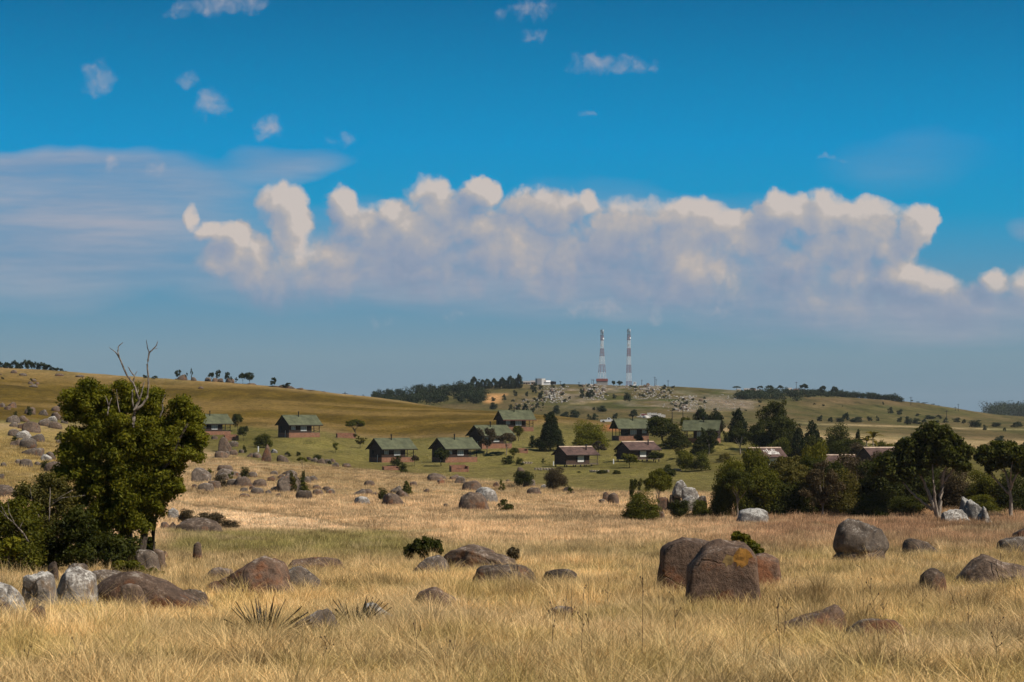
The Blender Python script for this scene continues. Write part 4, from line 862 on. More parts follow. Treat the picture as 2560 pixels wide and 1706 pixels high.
for i in range(20):
    x = 10+i*31+rr.uniform(-10, 10); g = 225-i*1.0+ (max(0, i-9))*9; h = rr.uniform(16, 40)*(1 if i < 14 else .8)
    t('bush', 'leaf_far', 'A', x-rr.uniform(18, 42), x+rr.uniform(18, 42), g-h, g+14, 'dark bush on the rocky hump at the top of the left hill', 'bushes on the rocky hump', d=772)
for q in [(1300,1348,318,352),(1378,1438,326,360),(268,300,348,380),(310,330,352,375),(0,40,335,362)]: t('bush', 'leaf_far', 'A', *q, 'tiny dark bush alone on the bare left hill', 'lone bushes on the left hill', lod=0)
# rock pile bushes on the left slope
for q in [(238,300,604,690),(100,170,875,935),(235,335,915,985),(360,460,1100,1185),(500,575,835,915),(120,160,650,690),(520,575,578,640)]: t('bush', 'leaf_dark', 'A', *q, 'small dark shrub growing among the rock piles left of the leafy tree', 'shrubs in the left rock piles')
# trees round the left chalets
t('round', 'leaf_dark', 'B', 362, 470, 492, 655, 'upright dark tree beside the chalet behind the leafy tree')
t('round', 'leaf_dark', 'B', 418, 518, 605, 738, 'shorter dark tree in front of the upright one by the leftmost chalet')
t('bush', 'leaf_mid', 'B', 556, 752, 672, 800, 'wide dark green bush behind the tall pointed stone')
t('umbrella', 'leaf_mid', 'B', 1392, 1590, 543, 698, 'flat crowned green tree between two green roofed chalets')
t('ragged', 'leaf_olive', 'B', 1472, 1598, 676, 806, 'thin olive tree below the flat crowned green tree')
t('round', 'leaf_mid', 'B', 1276, 1338, 756, 850, 'tiny round tree on a thin stem in the rough lawn')
t('umbrella', 'leaf_bright', 'B', 956, 1054, 884, 990, 'bright green sapling standing over the field boulders')
t('round', 'leaf_brown', 'B', 1988, 2068, 868, 975, 'small round brownish tree at the porch of a green roofed chalet')
t('bush', 'leaf_dark', 'B', 1812, 1918, 872, 968, 'dark bush against the brick base of the chalet with the porch tree')
t('bush', 'leaf_dark', 'B', 1882, 1974, 942, 1034, 'dark bush by the brick fireplace below the porch tree')
for q in [(122,198,992,1064),(322,388,1018,1090)]: t('bush', 'leaf_mid', 'B', *q, 'small green bush in the rocky patch right of the leafy tree', 'bushes in the rocky patch')
t('bush', 'leaf_brown', 'B', 192, 324, 1046, 1168, 'brownish straggling bush in the rocky patch right of the leafy tree')
t('bush', 'leaf_dark', 'B', 430, 534, 976, 1080, 'dark upright bush at the back of the rocky patch')
t('bush', 'leaf_olive', 'B', 886, 964, 1016, 1090, 'olive bush growing on top of the large lichen boulder', d=300)
t('bush', 'leaf_dark', 'B', 968, 1044, 1012, 1105, 'dark bush growing behind the large lichen boulder', d=303)
t('bush', 'leaf_mid', 'B', 940, 1080, 1116, 1215, 'spreading green bush at the foot of the large lichen boulder')
t('bush', 'leaf_dark', 'B', 1686, 1788, 1166, 1290, 'dark bush at the left end of the brown sloping boulder')
t('cone', 'leaf_mid', 'B', 1902, 2014, 1106, 1232, 'dark pointed bush behind the brown sloping boulder', name='bush', cat='bush')
for q in [(456,504,776,850),(1098,1188,862,912),(1232,1274,916,958),(846,904,836,884),(946,994,836,880)]: t('bush', 'leaf_dark', 'B', *q, 'little dark bush between the stones along the lower lawn edge', 'bushes along the lower lawn edge')
# trees round the middle chalets
t('round', 'leaf_dark', 'C', 288, 458, 1168, 1335, 'dark spreading tree hiding the gable of a green roofed chalet')
t('ragged', 'leaf_brown', 'C', 700, 880, 985, 1185, 'leafless brown tree in front of the half hidden green roof', d=474)
t('umbrella', 'leaf_brown', 'C', 876, 1070, 1032, 1195, 'flat topped brownish tree in front of the half hidden chalet', d=472)
t('round', 'leaf_mid', 'C', 1016, 1144, 965, 1105, 'round green tree below the porch of the uppermost chalet')
t('cone', 'leaf_conifer', 'C', 1236, 1516, 846, 1195, 'big dark conifer in the middle of the lawn', lod=3)
t('bush', 'leaf_conifer', 'C', 1170, 1264, 1056, 1170, 'low dark shrub touching the big conifer')
t('bush', 'leaf_bright', 'C', 1552, 1908, 926, 1180, 'big rounded bright green tree beside the conifer', lod=3, name='tree', cat='tree')
t('round', 'leaf_mid', 'C', 980, 1096, 1166, 1265, 'small leaning tree below the brick fireplace on the lawn')
t('bush', 'leaf_dark', 'C', 924, 1046, 1238, 1320, 'wide low bush below the small leaning tree')
t('bush', 'leaf_dark', 'C', 1046, 1136, 1256, 1330, 'dark bush beside the pale stone blocks')
t('ragged', 'leaf_dark', 'C', 1280, 1326, 1262, 1350, 'thin sapling left of the first red roofed cabin')
t('ragged', 'leaf_brown', 'C', 1730, 1896, 1105, 1235, 'brown twiggy tree at the deck of the first red roofed cabin')
t('ragged', 'leaf_mid', 'C', 1404, 1456, 1175, 1335, 'small tree against the gable of the first red roofed cabin')
t('bush', 'leaf_brown', 'C', 1300, 1550, 1346, 1545, 'big brownish dark bush standing in the straw below the cabins', lod=3)
t('bush', 'leaf_dark', 'C', 1036, 1228, 1376, 1525, 'dark bush grown through with stones below the lawn')
t('round', 'leaf_mid', 'C', 2010, 2170, 1220, 1352, 'green tree casting a round shadow before the second red roofed cabin')
t('ragged', 'leaf_olive', 'C', 1934, 2016, 1165, 1298, 'olive tree at the gable of the second red roofed cabin', d=452)
t('round', 'leaf_brown', 'C', 2126, 2218, 1046, 1150, 'small brown round tree in front of the chalet near the pickup')
t('bush', 'leaf_mid', 'C', 890, 960, 1455, 1560, 'dark pointed shrub in the straw below the brick fireplaces')
t('bush', 'leaf_dark', 'C', 1515, 1592, 1520, 1600, 'small dark bush in the straw right of the reddish boulders')
t('bush', 'leaf_dark', 'H', 838, 990, -4, 105, 'dark bush beside the smooth pinkish dome of rock')
# far valley and far hill
FV = 'grey green bush in the far valley behind the uppermost chalet'; FVG = 'bushes in the far valley'
for q in [(1378,1472,778,864),(1532,1642,818,898),(1688,1755,858,918),(1740,1818,852,916),(1458,1540,836,894),(1788,1892,782,838),(2086,2174,816,886),(1932,1988,848,908),(1750,1785,795,828)]: t('bush', 'leaf_far', 'C', *q, FV, FVG, dmin=760)
FH = 'dark tree scattered on the far hillside below the masts'; FHG = 'trees on the far hillside'
for q in [(1248,1312,648,718),(1203,1253,628,673),(1183,1257,576,634),(1258,1303,586,634),(1028,1073,638,698),(1138,1172,652,703),(923,973,678,733),(828,873,702,743),(1688,1772,636,704),(1630,1692,626,704),(2032,2114,662,744),(1932,1978,676,718),(1108,1182,766,844),(1178,1233,796,848),(1036,1114,766,824),(808,894,752,818),(978,1033,786,838),(1226,1284,752,804),(1366,1414,586,622),(1462,1512,580,616)]: t('bush', 'leaf_far', 'C', *q, FH, FHG, dmin=900)
rr = random.Random(77)
for (c, x0, x1, y0, y1, cnt) in [('C',1240,1550,650,750,16),('C',1640,1900,600,715,12),('D',480,900,250,350,22),('D',800,1180,350,470,16),('C',1000,1350,730,840,18),('D',1100,1700,300,470,14)]:
    for i in range(cnt):
        x = rr.uniform(x0, x1); y = rr.uniform(y0, y1); w = rr.uniform(18, 44); t('bush', 'leaf_far', c, x-w/2, x+w/2, y-w*rr.uniform(.5, .8), y, 'low dark scrub bush wedged in the boulder fields of the far hill', 'scrub in the far boulder fields', dmin=900, lod=0)
for q in [(1926,1966,555,610),(1968,2033,555,610)]: t('round', 'leaf_far', 'C', *q, 'dark round tree standing on the skyline between the two masts', 'pair of trees between the masts', dmin=1300, lod=1)
for q in [(638,712,518,672),(722,782,543,672),(760,832,538,672),(828,888,533,675),(893,968,523,675),(962,1050,512,665),(1038,1128,500,662),(1062,1100,492,650),(680,740,560,672),(790,850,560,672),(860,920,560,675),(930,1000,550,672),(1000,1060,530,668),(590,650,590,680)]: t('column', 'leaf_far', 'C', *q, 'tall dark conifer of the stand on the far skyline left of the water tank', 'conifer stand on the far skyline', d=1400, lod=2)
for q in [(1632,1695,302,352),(1700,1742,328,354)]: t('round', 'leaf_far', 'B', *q, 'dark tree where the far wood starts beyond the grassy crest', 'trees at the end of the far wood', d=1300)
RK = 'dark flat crowned tree on the far right skyline by the little houses'; RKG = 'trees on the far right skyline'
for q in [(1422,1508,240,290),(1585,1630,255,295),(1650,1706,236,280),(1728,1802,232,285),(1832,1890,232,272),(2034,2124,218,290),(2218,2280,236,290)]: t('umbrella', 'leaf_far', 'D', *q, RK, RKG, d=1545, lod=1)
for q in [(467,528,236,290),(566,642,242,292),(1300,1326,365,392),(1350,1388,380,408),(1394,1462,388,420),(1482,1532,400,432),(1545,1568,415,436)]: t('round', 'leaf_far', 'E', *q, RK, RKG, d=1540, lod=0)
FF = 'dark tree or shrub dotted over the far right hillside'; FFG = 'trees dotted over the far right hillside'
for q in [(1082,1148,430,490),(1170,1232,448,500),(676,745,480,560),(612,700,525,570),(740,860,520,572),(440,500,505,565),(540,600,520,575),(900,955,515,560),(980,1015,508,560),(1170,1225,520,572),(1238,1320,515,590),(1310,1400,530,590),(1490,1570,550,600),(1340,1395,488,515),(1430,1530,505,540),(1530,1590,500,538),(1590,1655,525,575),(1680,1760,525,570),(1765,1805,540,585),(1826,1948,548,618),(1955,2002,590,642),(2030,2135,570,612),(2215,2330,562,616),(2140,2175,615,655),(2065,2160,715,785),(1400,1450,540,580),(1040,1060,380,410),(410,435,395,412),(488,525,405,424),(672,685,415,432)]: t('bush', 'leaf_far', 'E', *q, FF, FFG, dmin=800)
# park trees behind the thicket
_t0 = t
def t(kind, leaf, c, x0, x1, *a, **k):
    w = (x1-x0)*.09; return _t0(kind, leaf, c, x0-w, x1+w, *a, **k)
t('round', 'leaf_dark', 'D', 660, 934, 518, 790, 'big dark broad tree right of the chalet near the pickup', lod=2)
t('cone', 'leaf_dark', 'D', 796, 1046, 636, 808, 'dark bushy conifer in front of the big broad tree', lod=2)
t('round', 'leaf_mid', 'D', 952, 1062, 522, 620, 'green tree showing above the bright green roof', d=540)
t('round', 'leaf_conifer', 'D', 1074, 1214, 446, 640, 'dark tree behind the left half of the bright green roof', d=545)
t('column', 'leaf_conifer', 'D', 1196, 1345, 462, 670, 'dark rounded conifer behind the right end of the bright green roof', d=535)
t('cone', 'leaf_conifer', 'D', 1384, 1574, 450, 660, 'dark pointed conifer right of the bright green roof', d=520)
t('ragged', 'leaf_dark', 'D', 1644, 1955, 376, 720, 'tallest ragged tree with bare branches behind the park', d=480, lod=3)
t('bush', 'leaf_dark', 'D', 1586, 1745, 556, 795, 'dark tree crown under the tallest ragged tree', d=470, name='tree', cat='tree')
t('round', 'leaf_dark', 'D', 1755, 2005, 516, 790, 'dark wide tree right of the tallest ragged tree', d=462)
t('cone', 'leaf_dark', 'D', 1054, 1250, 686, 858, 'dark squat conifer covering the front of the bright roofed chalet')
t('ragged', 'leaf_dark', 'D', 1136, 1290, 626, 770, 'dark thin tree at the end wall of the bright roofed chalet', d=462)
t('umbrella', 'leaf_dark', 'D', 1394, 1596, 626, 862, 'dark tree with a forked pale trunk on the park lawn')
t('ragged', 'leaf_dark', 'D', 1336, 1404, 646, 790, 'small dark tree left of the forked pale trunk')
t('ragged', 'leaf_olive', 'D', 890, 1004, 766, 905, 'olive sapling on the lawn below the dark bushy conifer')
t('bush', 'leaf_mid', 'D', 914, 1080, 828, 1012, 'left mound of the green shrubbery on the lower lawn', lod=2)
t('bush', 'leaf_mid', 'D', 1040, 1236, 826, 1010, 'right mound of the green shrubbery on the lower lawn', lod=2)
t('round', 'leaf_dark', 'D', 646, 804, 836, 938, 'dark tree hiding the deck of the second red roofed cabin')
t('bush', 'leaf_dark', 'D', 800, 904, 956, 1066, 'dark bush at the lower stone border')
t('cone', 'leaf_conifer', 'D', 1944, 2116, 596, 838, 'dark conifer left of the narrow conifer in the park', d=440)
t('column', 'leaf_conifer', 'D', 2086, 2215, 556, 790, 'narrow dark conifer towards the red roofs', d=455)
t('bush', 'leaf_dark', 'E', 500, 745, 588, 880, 'broad dark domed tree right of the park conifers', d=430, name='tree', cat='tree', lod=3)
t('cone', 'leaf_conifer', 'E', 756, 884, 642, 830, 'dark pointed conifer left of the wild bananas', d=430)
t('bush', 'leaf_olive', 'D', 1290, 1420, 850, 930, 'olive scrub before the forked pale trunk')
t('bush', 'leaf_dark', 'D', 1430, 1560, 560, 720, 'dark tree filling the gap behind the pointed conifer', d=500, name='tree', cat='tree')
t('round', 'leaf_dark', 'D', 1560, 1700, 600, 780, 'dark low tree left of the tallest ragged tree', d=478)
t('bush', 'leaf_dark', 'D', 1640, 1820, 640, 800, 'dark undergrowth below the tallest ragged tree', d=466)
t('bush', 'leaf_dark', 'D', 1830, 1990, 690, 830, 'dark undergrowth left of the park conifers', d=452)
t('bush', 'leaf_mid', 'D', 1760, 1960, 715, 850, 'green shrub mass on the lawn above the bleached roof', d=440)
t('bush', 'leaf_dark', 'D', 2080, 2260, 690, 860, 'dark undergrowth right of the park conifers', d=436)
t('bush', 'leaf_dark', 'E', 560, 900, 720, 890, 'dark hedge behind the straight red roof ridge', d=420)
t('bush', 'leaf_brown', 'E', 740, 960, 760, 900, 'brown shrub left of the red roof corner', d=412)
t('bush', 'leaf_mid', 'E', 985, 1180, 745, 850, 'low green growth at the foot of the wild bananas', d=408)
for q in [(0,46,1015,1030),(190,250,1005,1040),(330,405,1005,1045),(200,300,1005,1036)]: t('bush', 'leaf_dark', 'D', *q, 'low dark shrub planted along the stone border below the cabins', 'shrubs along the stone border')
t = _t0
# thicket at the edge of the straw
t('bush', 'leaf_mid', 'D', 416, 790, 1196, 1480, 'round dark green bush at the edge of the straw field', lod=3)
t('umbrella', 'leaf_mid', 'D', 628, 892, 998, 1330, 'slender green tree rising behind the round bush', d=216, lod=3)
t('ragged', 'leaf_dark', 'D', 482, 606, 1085, 1300, 'thin dark sapling on the left of the slender green tree', d=218, lod=2)
t('bush', 'leaf_dark', 'D', 850, 1040, 1275, 1420, 'low dark scrub in front of the stacked outcrop', d=205, lod=2)
t('bush', 'leaf_mid', 'D', 1020, 1250, 1270, 1415, 'low green scrub right of the stacked outcrop', d=207, lod=2)
for k, lf, c, q, dd, lb in [
  ('bush','leaf_mid','D',(1236,1590,915,1440),212,'green rounded tree forming the left end of the thicket'),
  ('bush','leaf_mid','D',(1440,1830,806,1440),224,'tallest green tree of the thicket left of the roof with bleached patch'),
  ('bush','leaf_dark','D',(1230,1450,1140,1450),204,'low dark tree at the left foot of the thicket'),
  ('ragged','leaf_olive','D',(1700,2060,880,1440),211,'thin olive tree with a pale stem in the thicket below the bleached roof'),
  ('bush','leaf_mid','D',(1480,1930,985,1450),206,'green tree of the thicket behind the pale rounded boulder'),
  ('bush','leaf_mid','D',(2016,2330,762,1300),250,'yellow green tree sticking out of the thicket'),
  ('umbrella','leaf_olive','D',(1820,2260,960,1440),207,'olive tree at the front of the thicket, left of the shady part'),
  ('round','leaf_dark','D',(2060,2500,930,1440),218,'dark tree of the thicket under the yellow green one'),
  ('bush','leaf_brown','E',(520,1010,868,1430),224,'brownish tree of the thicket below the straight red ridge'),
  ('bush','leaf_olive','E',(380,860,1010,1440),208,'olive brown tree of the thicket behind the mushroom shaped boulder'),
  ('bush','leaf_dark','E',(700,1260,935,1440),218,'dark tree under the left side of the spreading crown'),
  ('bush','leaf_dark','E',(1020,1560,925,1440),226,'dark tree behind the pale stems of the spreading tree'),
  ('bush','leaf_brown','E',(1510,1880,985,1430),228,'brown tree behind the jagged pale outcrop'),
  ('bush','leaf_mid','E',(1780,2130,1015,1440),222,'green tree between the outcrop and the single stemmed tree'),
  ('bush','leaf_dark','E',(2000,2520,985,1440),222,'dark tree behind the single stemmed spreading tree'),
  ('bush','leaf_dark','E',(1290,1720,960,1440),230,'low dark tree filling the gap right of the pale stems'),
  ('umbrella','leaf_deep','D',(1960,2330,880,1440),230,'flat crowned dark tree rising in the middle of the thicket'),
  ('ragged','leaf_brown','E',(300,700,930,1440),203,'twiggy brown tree at the front of the thicket'),
  ('umbrella','leaf_deep','D',(1300,1640,1000,1440),203,'flat crowned small tree at the left front of the thicket'),
  ('bush','leaf_dark','E',(740,1130,1210,1450),202,'low dark undergrowth left of the pale stems'),
  ('bush','leaf_dark','E',(1080,1500,1240,1450),208,'low dark undergrowth behind the leaning pale stem'),
  ('bush','leaf_mid','E',(1780,2140,1230,1450),212,'low green undergrowth right of the jagged outcrop'),
  ('bush','leaf_dark','D',(1500,1850,1230,1450),209,'low dark undergrowth behind the pale rounded boulder'),
  ('bush','leaf_brown','E',(820,1130,850,1440),232,'brown topped tree before the red roof corner'),
  ('bush','leaf_dark','E',(-60,420,1100,1450),206,'low dark tree along the front edge of the thicket')]:
    t(k, lf, c, *q, lb, 'trees of the thicket', d=dd, lod=3, name='tree', cat='tree', var=int(q[0]) % 3)
# the two spreading trees on the right: crowns from clumps read off the photograph
def big_tree(name, label, d, base_u, clumps, stems, leaf, nleaf, size, seed, bark, depth=.75, aspect=.5):
    b0 = G(base_u, d); e = empty(name, b0, 0, 1.0, label, 'tree'); rr = random.Random(seed); C = []; Rd = []; px = d/F
    for (u, v, r) in clumps:
        c = at(u, v, d)-b0; r *= px; k = 10 if r > 22*px else 5
        for i in range(k):
            a = rr.uniform(0, 6.28); q = rr.uniform(.25, .78)*r; C.append((c.x+q*math.cos(a), c.y+rr.uniform(-1, 1)*depth*r*1.6, c.z+q*math.sin(a)*.9)); Rd.append(r*rr.uniform(.42, .68))
    V, Fc, T = leaves(C, Rd, nleaf, size, seed, squash=.8, aspect=aspect, up=.4, fuzz=(.5, 1.32))
    put('crown', mesh_np('crown', V, Fc, [M[leaf]], False, T), e)
    mb = MB()
    for st in stems:
        pts = [at(u, v, d+dy)-b0 for (u, v, r, dy) in st]; pts[0].z = min(pts[0].z, .0)-.2 if st[0][1] > 1290 else pts[0].z
        fine = []; rad = []
        for i in range(len(pts)-1):
            for s in range(4):
                q = s/4; w = math.sin(math.pi*q)*(pts[i+1]-pts[i]).length*.05; fine.append(pts[i].lerp(pts[i+1], q)+Vector((rr.uniform(-w, w), rr.uniform(-w, w), 0))); rad.append((st[i][2]*(1-q)+st[i+1][2]*q)*px)
        fine.append(pts[-1]); rad.append(st[-1][2]*px); mb.tube(fine, rad, 8)
    mb.build('trunk', M[bark], e, True); return e
E_ = lambda x, y: (1920+x/3.647, 900+y/3.647)
def ec(lst): return [E_(x, y)+(r/3.647,) for x, y, r in lst]
def es(lst): return [E_(x, y)+(r/3.647, dy) for x, y, r, dy in lst]
big_tree('spreading_tree', 'tall spreading tree with several pale stems and a wide flat crown', 200, E_(1550, 1480)[0],
    ec([(1500,670,100),(1420,700,90),(1600,720,110),(1700,720,80),(1480,780,130),(1330,800,110),(1640,820,130),(1770,830,90),(1230,850,110),(1400,880,120),(1560,900,110),(1720,920,100),(1810,950,70),(1120,910,100),(1280,960,110),(1060,1010,90),(1180,1030,90),(1020,950,60),(1330,1050,70),(1440,990,80),(1830,880,50),(1300,880,90)]),
    [es([(1555,1490,26,0),(1530,1380,20,0),(1470,1230,16,.5),(1410,1090,11,1),(1330,960,6,1)]), es([(1560,1490,26,0),(1565,1330,20,.3),(1590,1160,15,.3),(1600,1030,12,0),(1660,900,6,0)]), es([(1550,1470,20,0),(1525,1300,13,-.5),(1515,1150,10,-1),(1500,950,5,-1)]), es([(1500,1370,13,.8),(1410,1300,11,1),(1310,1210,9,1.5),(1200,1080,5,2)]), es([(1600,1120,10,.3),(1680,1010,9,.5),(1760,900,5,.5)])],
    'leaf_deep', 46000, .17, 71, 'bark_pale')
big_tree('spreading_tree', 'single stemmed spreading tree with bare pale forks, right of the jagged outcrop', 205, E_(2215, 1440)[0],
    ec([(2000,860,90),(2100,830,90),(2180,840,90),(1960,930,70),(2070,930,80),(2180,930,70),(2280,880,100),(2380,860,110),(2460,930,110),(1930,870,50),(2300,980,70),(2420,1030,90),(2020,1010,40)]),
    [es([(2220,1450,20,0),(2215,1300,16,0),(2208,1180,13,0),(2170,1040,8,.5),(2120,930,5,1)]), es([(2208,1190,12,0),(2240,1100,10,-.5),(2290,1000,6,-.5)]), es([(2205,1230,10,0),(2100,1120,8,1),(2010,1010,6,1),(1970,950,4,1)]), es([(2160,1020,6,.5),(2060,960,4,.3)]), es([(2215,1150,8,0),(2215,1020,6,-1),(2230,920,4,-1)])],
    'leaf_deep', 28000, .17, 72, 'bark_pale')
# the leafy tree on the left with the dead forked limb
A_ = lambda x, y: (x/3.647, 850+y/3.647)
lt = big_tree('leafy_tree', 'big leafy yellow green tree with a dead forked limb standing out of its top', 78, 352,
    [A_(x, y)+(r/3.647,) for x, y, r in [(790,450,110),(700,560,120),(860,560,130),(660,660,100),(800,680,130),(960,520,100),(1000,640,110),(1170,480,110),(1180,600,120),(1350,520,110),(1380,620,110),(1280,640,90),(1640,620,110),(1720,660,110),(1600,740,110),(1760,780,120),(1800,900,100),(1660,880,120),(860,830,150),(1040,780,140),(1220,830,150),(1400,800,140),(1520,850,120),(700,900,120),(900,960,160),(1120,960,160),(1340,960,170),(1540,990,150),(640,1020,120),(1720,1020,110),(800,1120,140),(1000,1130,150),(1200,1130,160),(1420,1130,150),(1580,1130,110),(700,1210,130),(860,1280,130),(1060,1280,140),(1260,1290,140),(1460,1280,140),(1620,1320,90),(620,1130,90),(1800,1050,80),(800,1380,110),(980,1420,130),(1180,1430,130),(1380,1430,130),(1540,1420,90),(1100,1560,130),(1300,1560,130),(1440,1520,100),(920,1540,110),(1220,1680,110),(1330,1660,100),(1060,1680,100),(1120,1780,80),(740,1500,110),(860,1640,110),(960,1760,100),(700,1640,90),(1000,1880,90),(820,1780,90),(1180,1880,70),(560,1240,90),(560,1400,90),(640,1560,80)]],
    [[(354,1412,14,0),(352,1385,11,0),(360,1345,10,.2),(366,1310,9,.5),(350,1230,8,1),(340,1120,7,.5),(334,1065,6,0)], [(330,1410,11,1),(326,1360,9,1),(310,1280,7,1.5),(270,1180,5,1)], [(366,1310,6,.5),(410,1220,5,.5),(450,1120,4,0)], [(350,1230,5,1),(420,1160,4,-.5),(470,1060,3,-.5)]],
    'leaf_bright', 190000, .07, 73, 'bark_dark', .8, .38)
def dead(name, strokes, d, parent, base):
    mb = MB(); px = d/F
    for st in strokes:
        pts = []; rad = []; rr = random.Random(len(mb.V)+3)
        for i in range(len(st)-1):
            for s in range(3):
                q = s/3; a, c = st[i], st[i+1]; pts.append(at(a[0]+(c[0]-a[0])*q+rr.uniform(-.7, .7), a[1]+(c[1]-a[1])*q, d+rr.uniform(-.03, .03))-base); rad.append((a[2]*(1-q)+c[2]*q)*px)
        pts.append(at(st[-1][0], st[-1][1], d)-base); rad.append(st[-1][2]*px); mb.tube(pts, rad, 6)
    return mb.build(name, M['deadwood'], parent, True)
def dl(lst): return [A_(x, y)+(r,) for x, y, r in lst]
tag(dead('dead_limb', [dl([(1215,800,4.6),(1222,700,4.4),(1225,640,4.2),(1270,550,3.2),(1250,500,2.8),(1230,430,2.6),(1210,390,2.5),(1160,330,2.4),(1120,240,2.2),(1085,160,2.0),(1050,110,1.3),(995,70,.6)]),
  dl([(1085,160,2.0),(1075,100,1.6),(1080,60,1.3),(1120,25,.8)]), dl([(1225,650,4),(1300,590,3.2),(1345,520,2.8),(1352,430,2.5),(1350,330,2.4),(1345,230,2.2),(1358,120,2.0),(1400,80,1.6),(1430,50,1.3),(1435,10,.7)]),
  dl([(1358,115,1.5),(1340,50,1.1),(1335,0,.6)]), dl([(1215,400,2.2),(1225,330,1.8),(1195,290,1.5),(1165,245,1.0)]), dl([(1270,555,2.4),(1290,480,2),(1310,400,1.5),(1322,385,.8)]), dl([(1225,330,1.2),(1250,285,.7)]), dl([(1215,610,2.4),(1205,540,2.0),(1205,460,1.6),(1240,440,.9)]), dl([(1260,480,1.3),(1258,430,.6)]), dl([(1400,82,.9),(1435,80,.5)]), dl([(1345,240,1.2),(1330,220,.6)])], 76.2, lt, lt.location), 'bare grey forked limb rising from the crown')
dead('dead_limb', [dl([(980,690,2.2),(992,600,1.8),(960,510,.7)]), dl([(992,605,1.5),(1018,530,.8)]), dl([(1090,660,1.5),(1070,560,1.2),(1062,450,.6)])], 75.6, lt, lt.location)
dead('dead_limb', [dl([(1455,710,2.2),(1485,640,1.8),(1480,570,1.5),(1505,495,.6)])], 75.6, lt, lt.location)
# shrubs with bare twigs at the foot of the leafy tree
def shrub(label, d, u, clumps, twigs, leaf, nleaf, seed, name='shrub'):
    cv = sum(c[1] for c in clumps)/len(clumps); cu = sum(c[0] for c in clumps)/len(clumps); g0 = uv_of(G(u, d))[1]
    o = big_tree(name, label, d, u, clumps, [[(u, max(g0, cv)+2, 2.5, 0), (cu, min(g0, cv), 1.5, 0)]], leaf, int(nleaf*2.0), .066, seed, 'bark_dark', .8, .5); o['category'] = 'shrub'
    for ch in o.children:
        if ch.name.startswith('trunk'): ch.name = 'stem'
    if twigs: dead('bare_twigs', twigs, d-1.0, o, o.location)
Fp = lambda x, y, r: (x/3.098, 1200+y/3.098, r)
fs = lambda l: [Fp(*q) for q in l]
shrub('dark leafy shrub with bare white branches on the far left', 74, 40, [Fp(x, y, r/2.75) for x, y, r in [(60,330,120),(150,260,110),(40,470,130),(180,420,130),(90,600,130),(220,540,130),(20,680,100),(160,700,110),(60,200,80),(-40,560,100),(-30,300,90)]],
    [fs([(220,480,2.4),(170,400,2.2),(100,330,1.8),(40,280,1.2),(0,240,.8)]), fs([(150,380,1.4),(180,310,.8)]), fs([(110,330,1.2),(70,250,.8),(60,140,.5)]), fs([(60,300,1.0),(10,200,.6)])], 'leaf_mid', 9000, 81)
shrub('grey green straggling shrub with pale stems between the two dark ones', 76, 120, [Fp(x, y, r/2.75) for x, y, r in [(270,150,110),(380,60,100),(330,280,120),(450,220,110),(240,330,100),(420,380,120),(300,60,80),(200,100,80),(480,110,70)]],
    [fs([(380,330,1.8),(385,220,1.5),(388,60,1.0)]), fs([(390,200,1.2),(480,140,.9),(660,120,.5)]), fs([(265,400,1.4),(300,280,1.1),(250,180,.8),(235,60,.6)]), fs([(400,170,1.0),(560,80,.5)]), fs([(410,500,1.4),(440,470,1.1),(470,430,.6)])], 'leaf_olive', 5500, 82)
shrub('dark shrub mass under the leafy tree crown', 75, 210, [Fp(x, y, r/3.098) for x, y, r in [(520,420,140),(640,360,140),(620,540,140),(480,580,120),(760,460,140),(780,600,130),(900,560,120),(680,660,90),(880,680,80),(980,620,90),(380,620,100),(330,520,110),(1000,520,80)]], [], 'leaf_dark', 9000, 83)
shrub('yellow green low shrub at the far left edge', 72, 15, [Fp(x, y, r/3.098) for x, y, r in [(30,500,60),(90,480,60),(120,540,50)]], [], 'leaf_bright', 1200, 84)
shrub('low scrub trailing past the leaning trunk', 74, 340, [Fp(x, y, r/3.098) for x, y, r in [(1020,690,60),(1100,700,55),(1180,730,50),(1240,740,35),(940,690,60)]], [], 'leaf_mid', 2200, 85)
shrub('small dark bush just right of the leaning trunk', 79, 370, [Fp(x, y, r/3.098) for x, y, r in [(1140,510,50),(1160,480,35),(1130,550,40)]], [], 'leaf_dark', 1300, 86)
shrub('small green tuft bush at the tip of the long rust red boulder', 60, 523, [Fp(x, y, r/3.098) for x, y, r in [(1600,870,40),(1650,880,30),(1560,880,30)]], [], 'leaf_mid', 900, 87)
Hp = lambda x, y, r: (1000+x/3.439, 1250+y/3.439, r/3.439)
shrub('glossy dark green bush above the centre boulders', 91, 1062, [Hp(x, y, r) for x, y, r in [(110,440,75),(180,400,75),(250,390,70),(310,420,60),(90,490,50),(200,460,70),(150,370,40),(230,340,35),(330,380,40)]], [], 'leaf_dark', 2600, 88)
shrub('brown twiggy scrub at the broken end of the blocky boulder', 88, 1290, [Hp(x, y, r) for x, y, r in [(960,470,50),(990,500,45),(980,440,35)]], [], 'leaf_brown', 600, 89)
Ip = lambda x, y, r: (1540+x/4.238, 1250+y/4.238, r/4.238)
shrub('green bush hugging the back of the big round boulder', 72, 1870, [Ip(x, y, r) for x, y, r in [(1280,380,60),(1350,400,60),(1420,470,60),(1480,520,50),(1530,560,40),(1440,540,50)]], [], 'leaf_mid', 1800, 90)
for q in [(436,500,1272,1312),(490,560,1282,1318),(548,600,1298,1326)]: t('bush', 'leaf_brown', 'S', *q, 'low brown scrub in the grass behind the smooth domed rock', 'scrub behind the domed rock', lod=2)
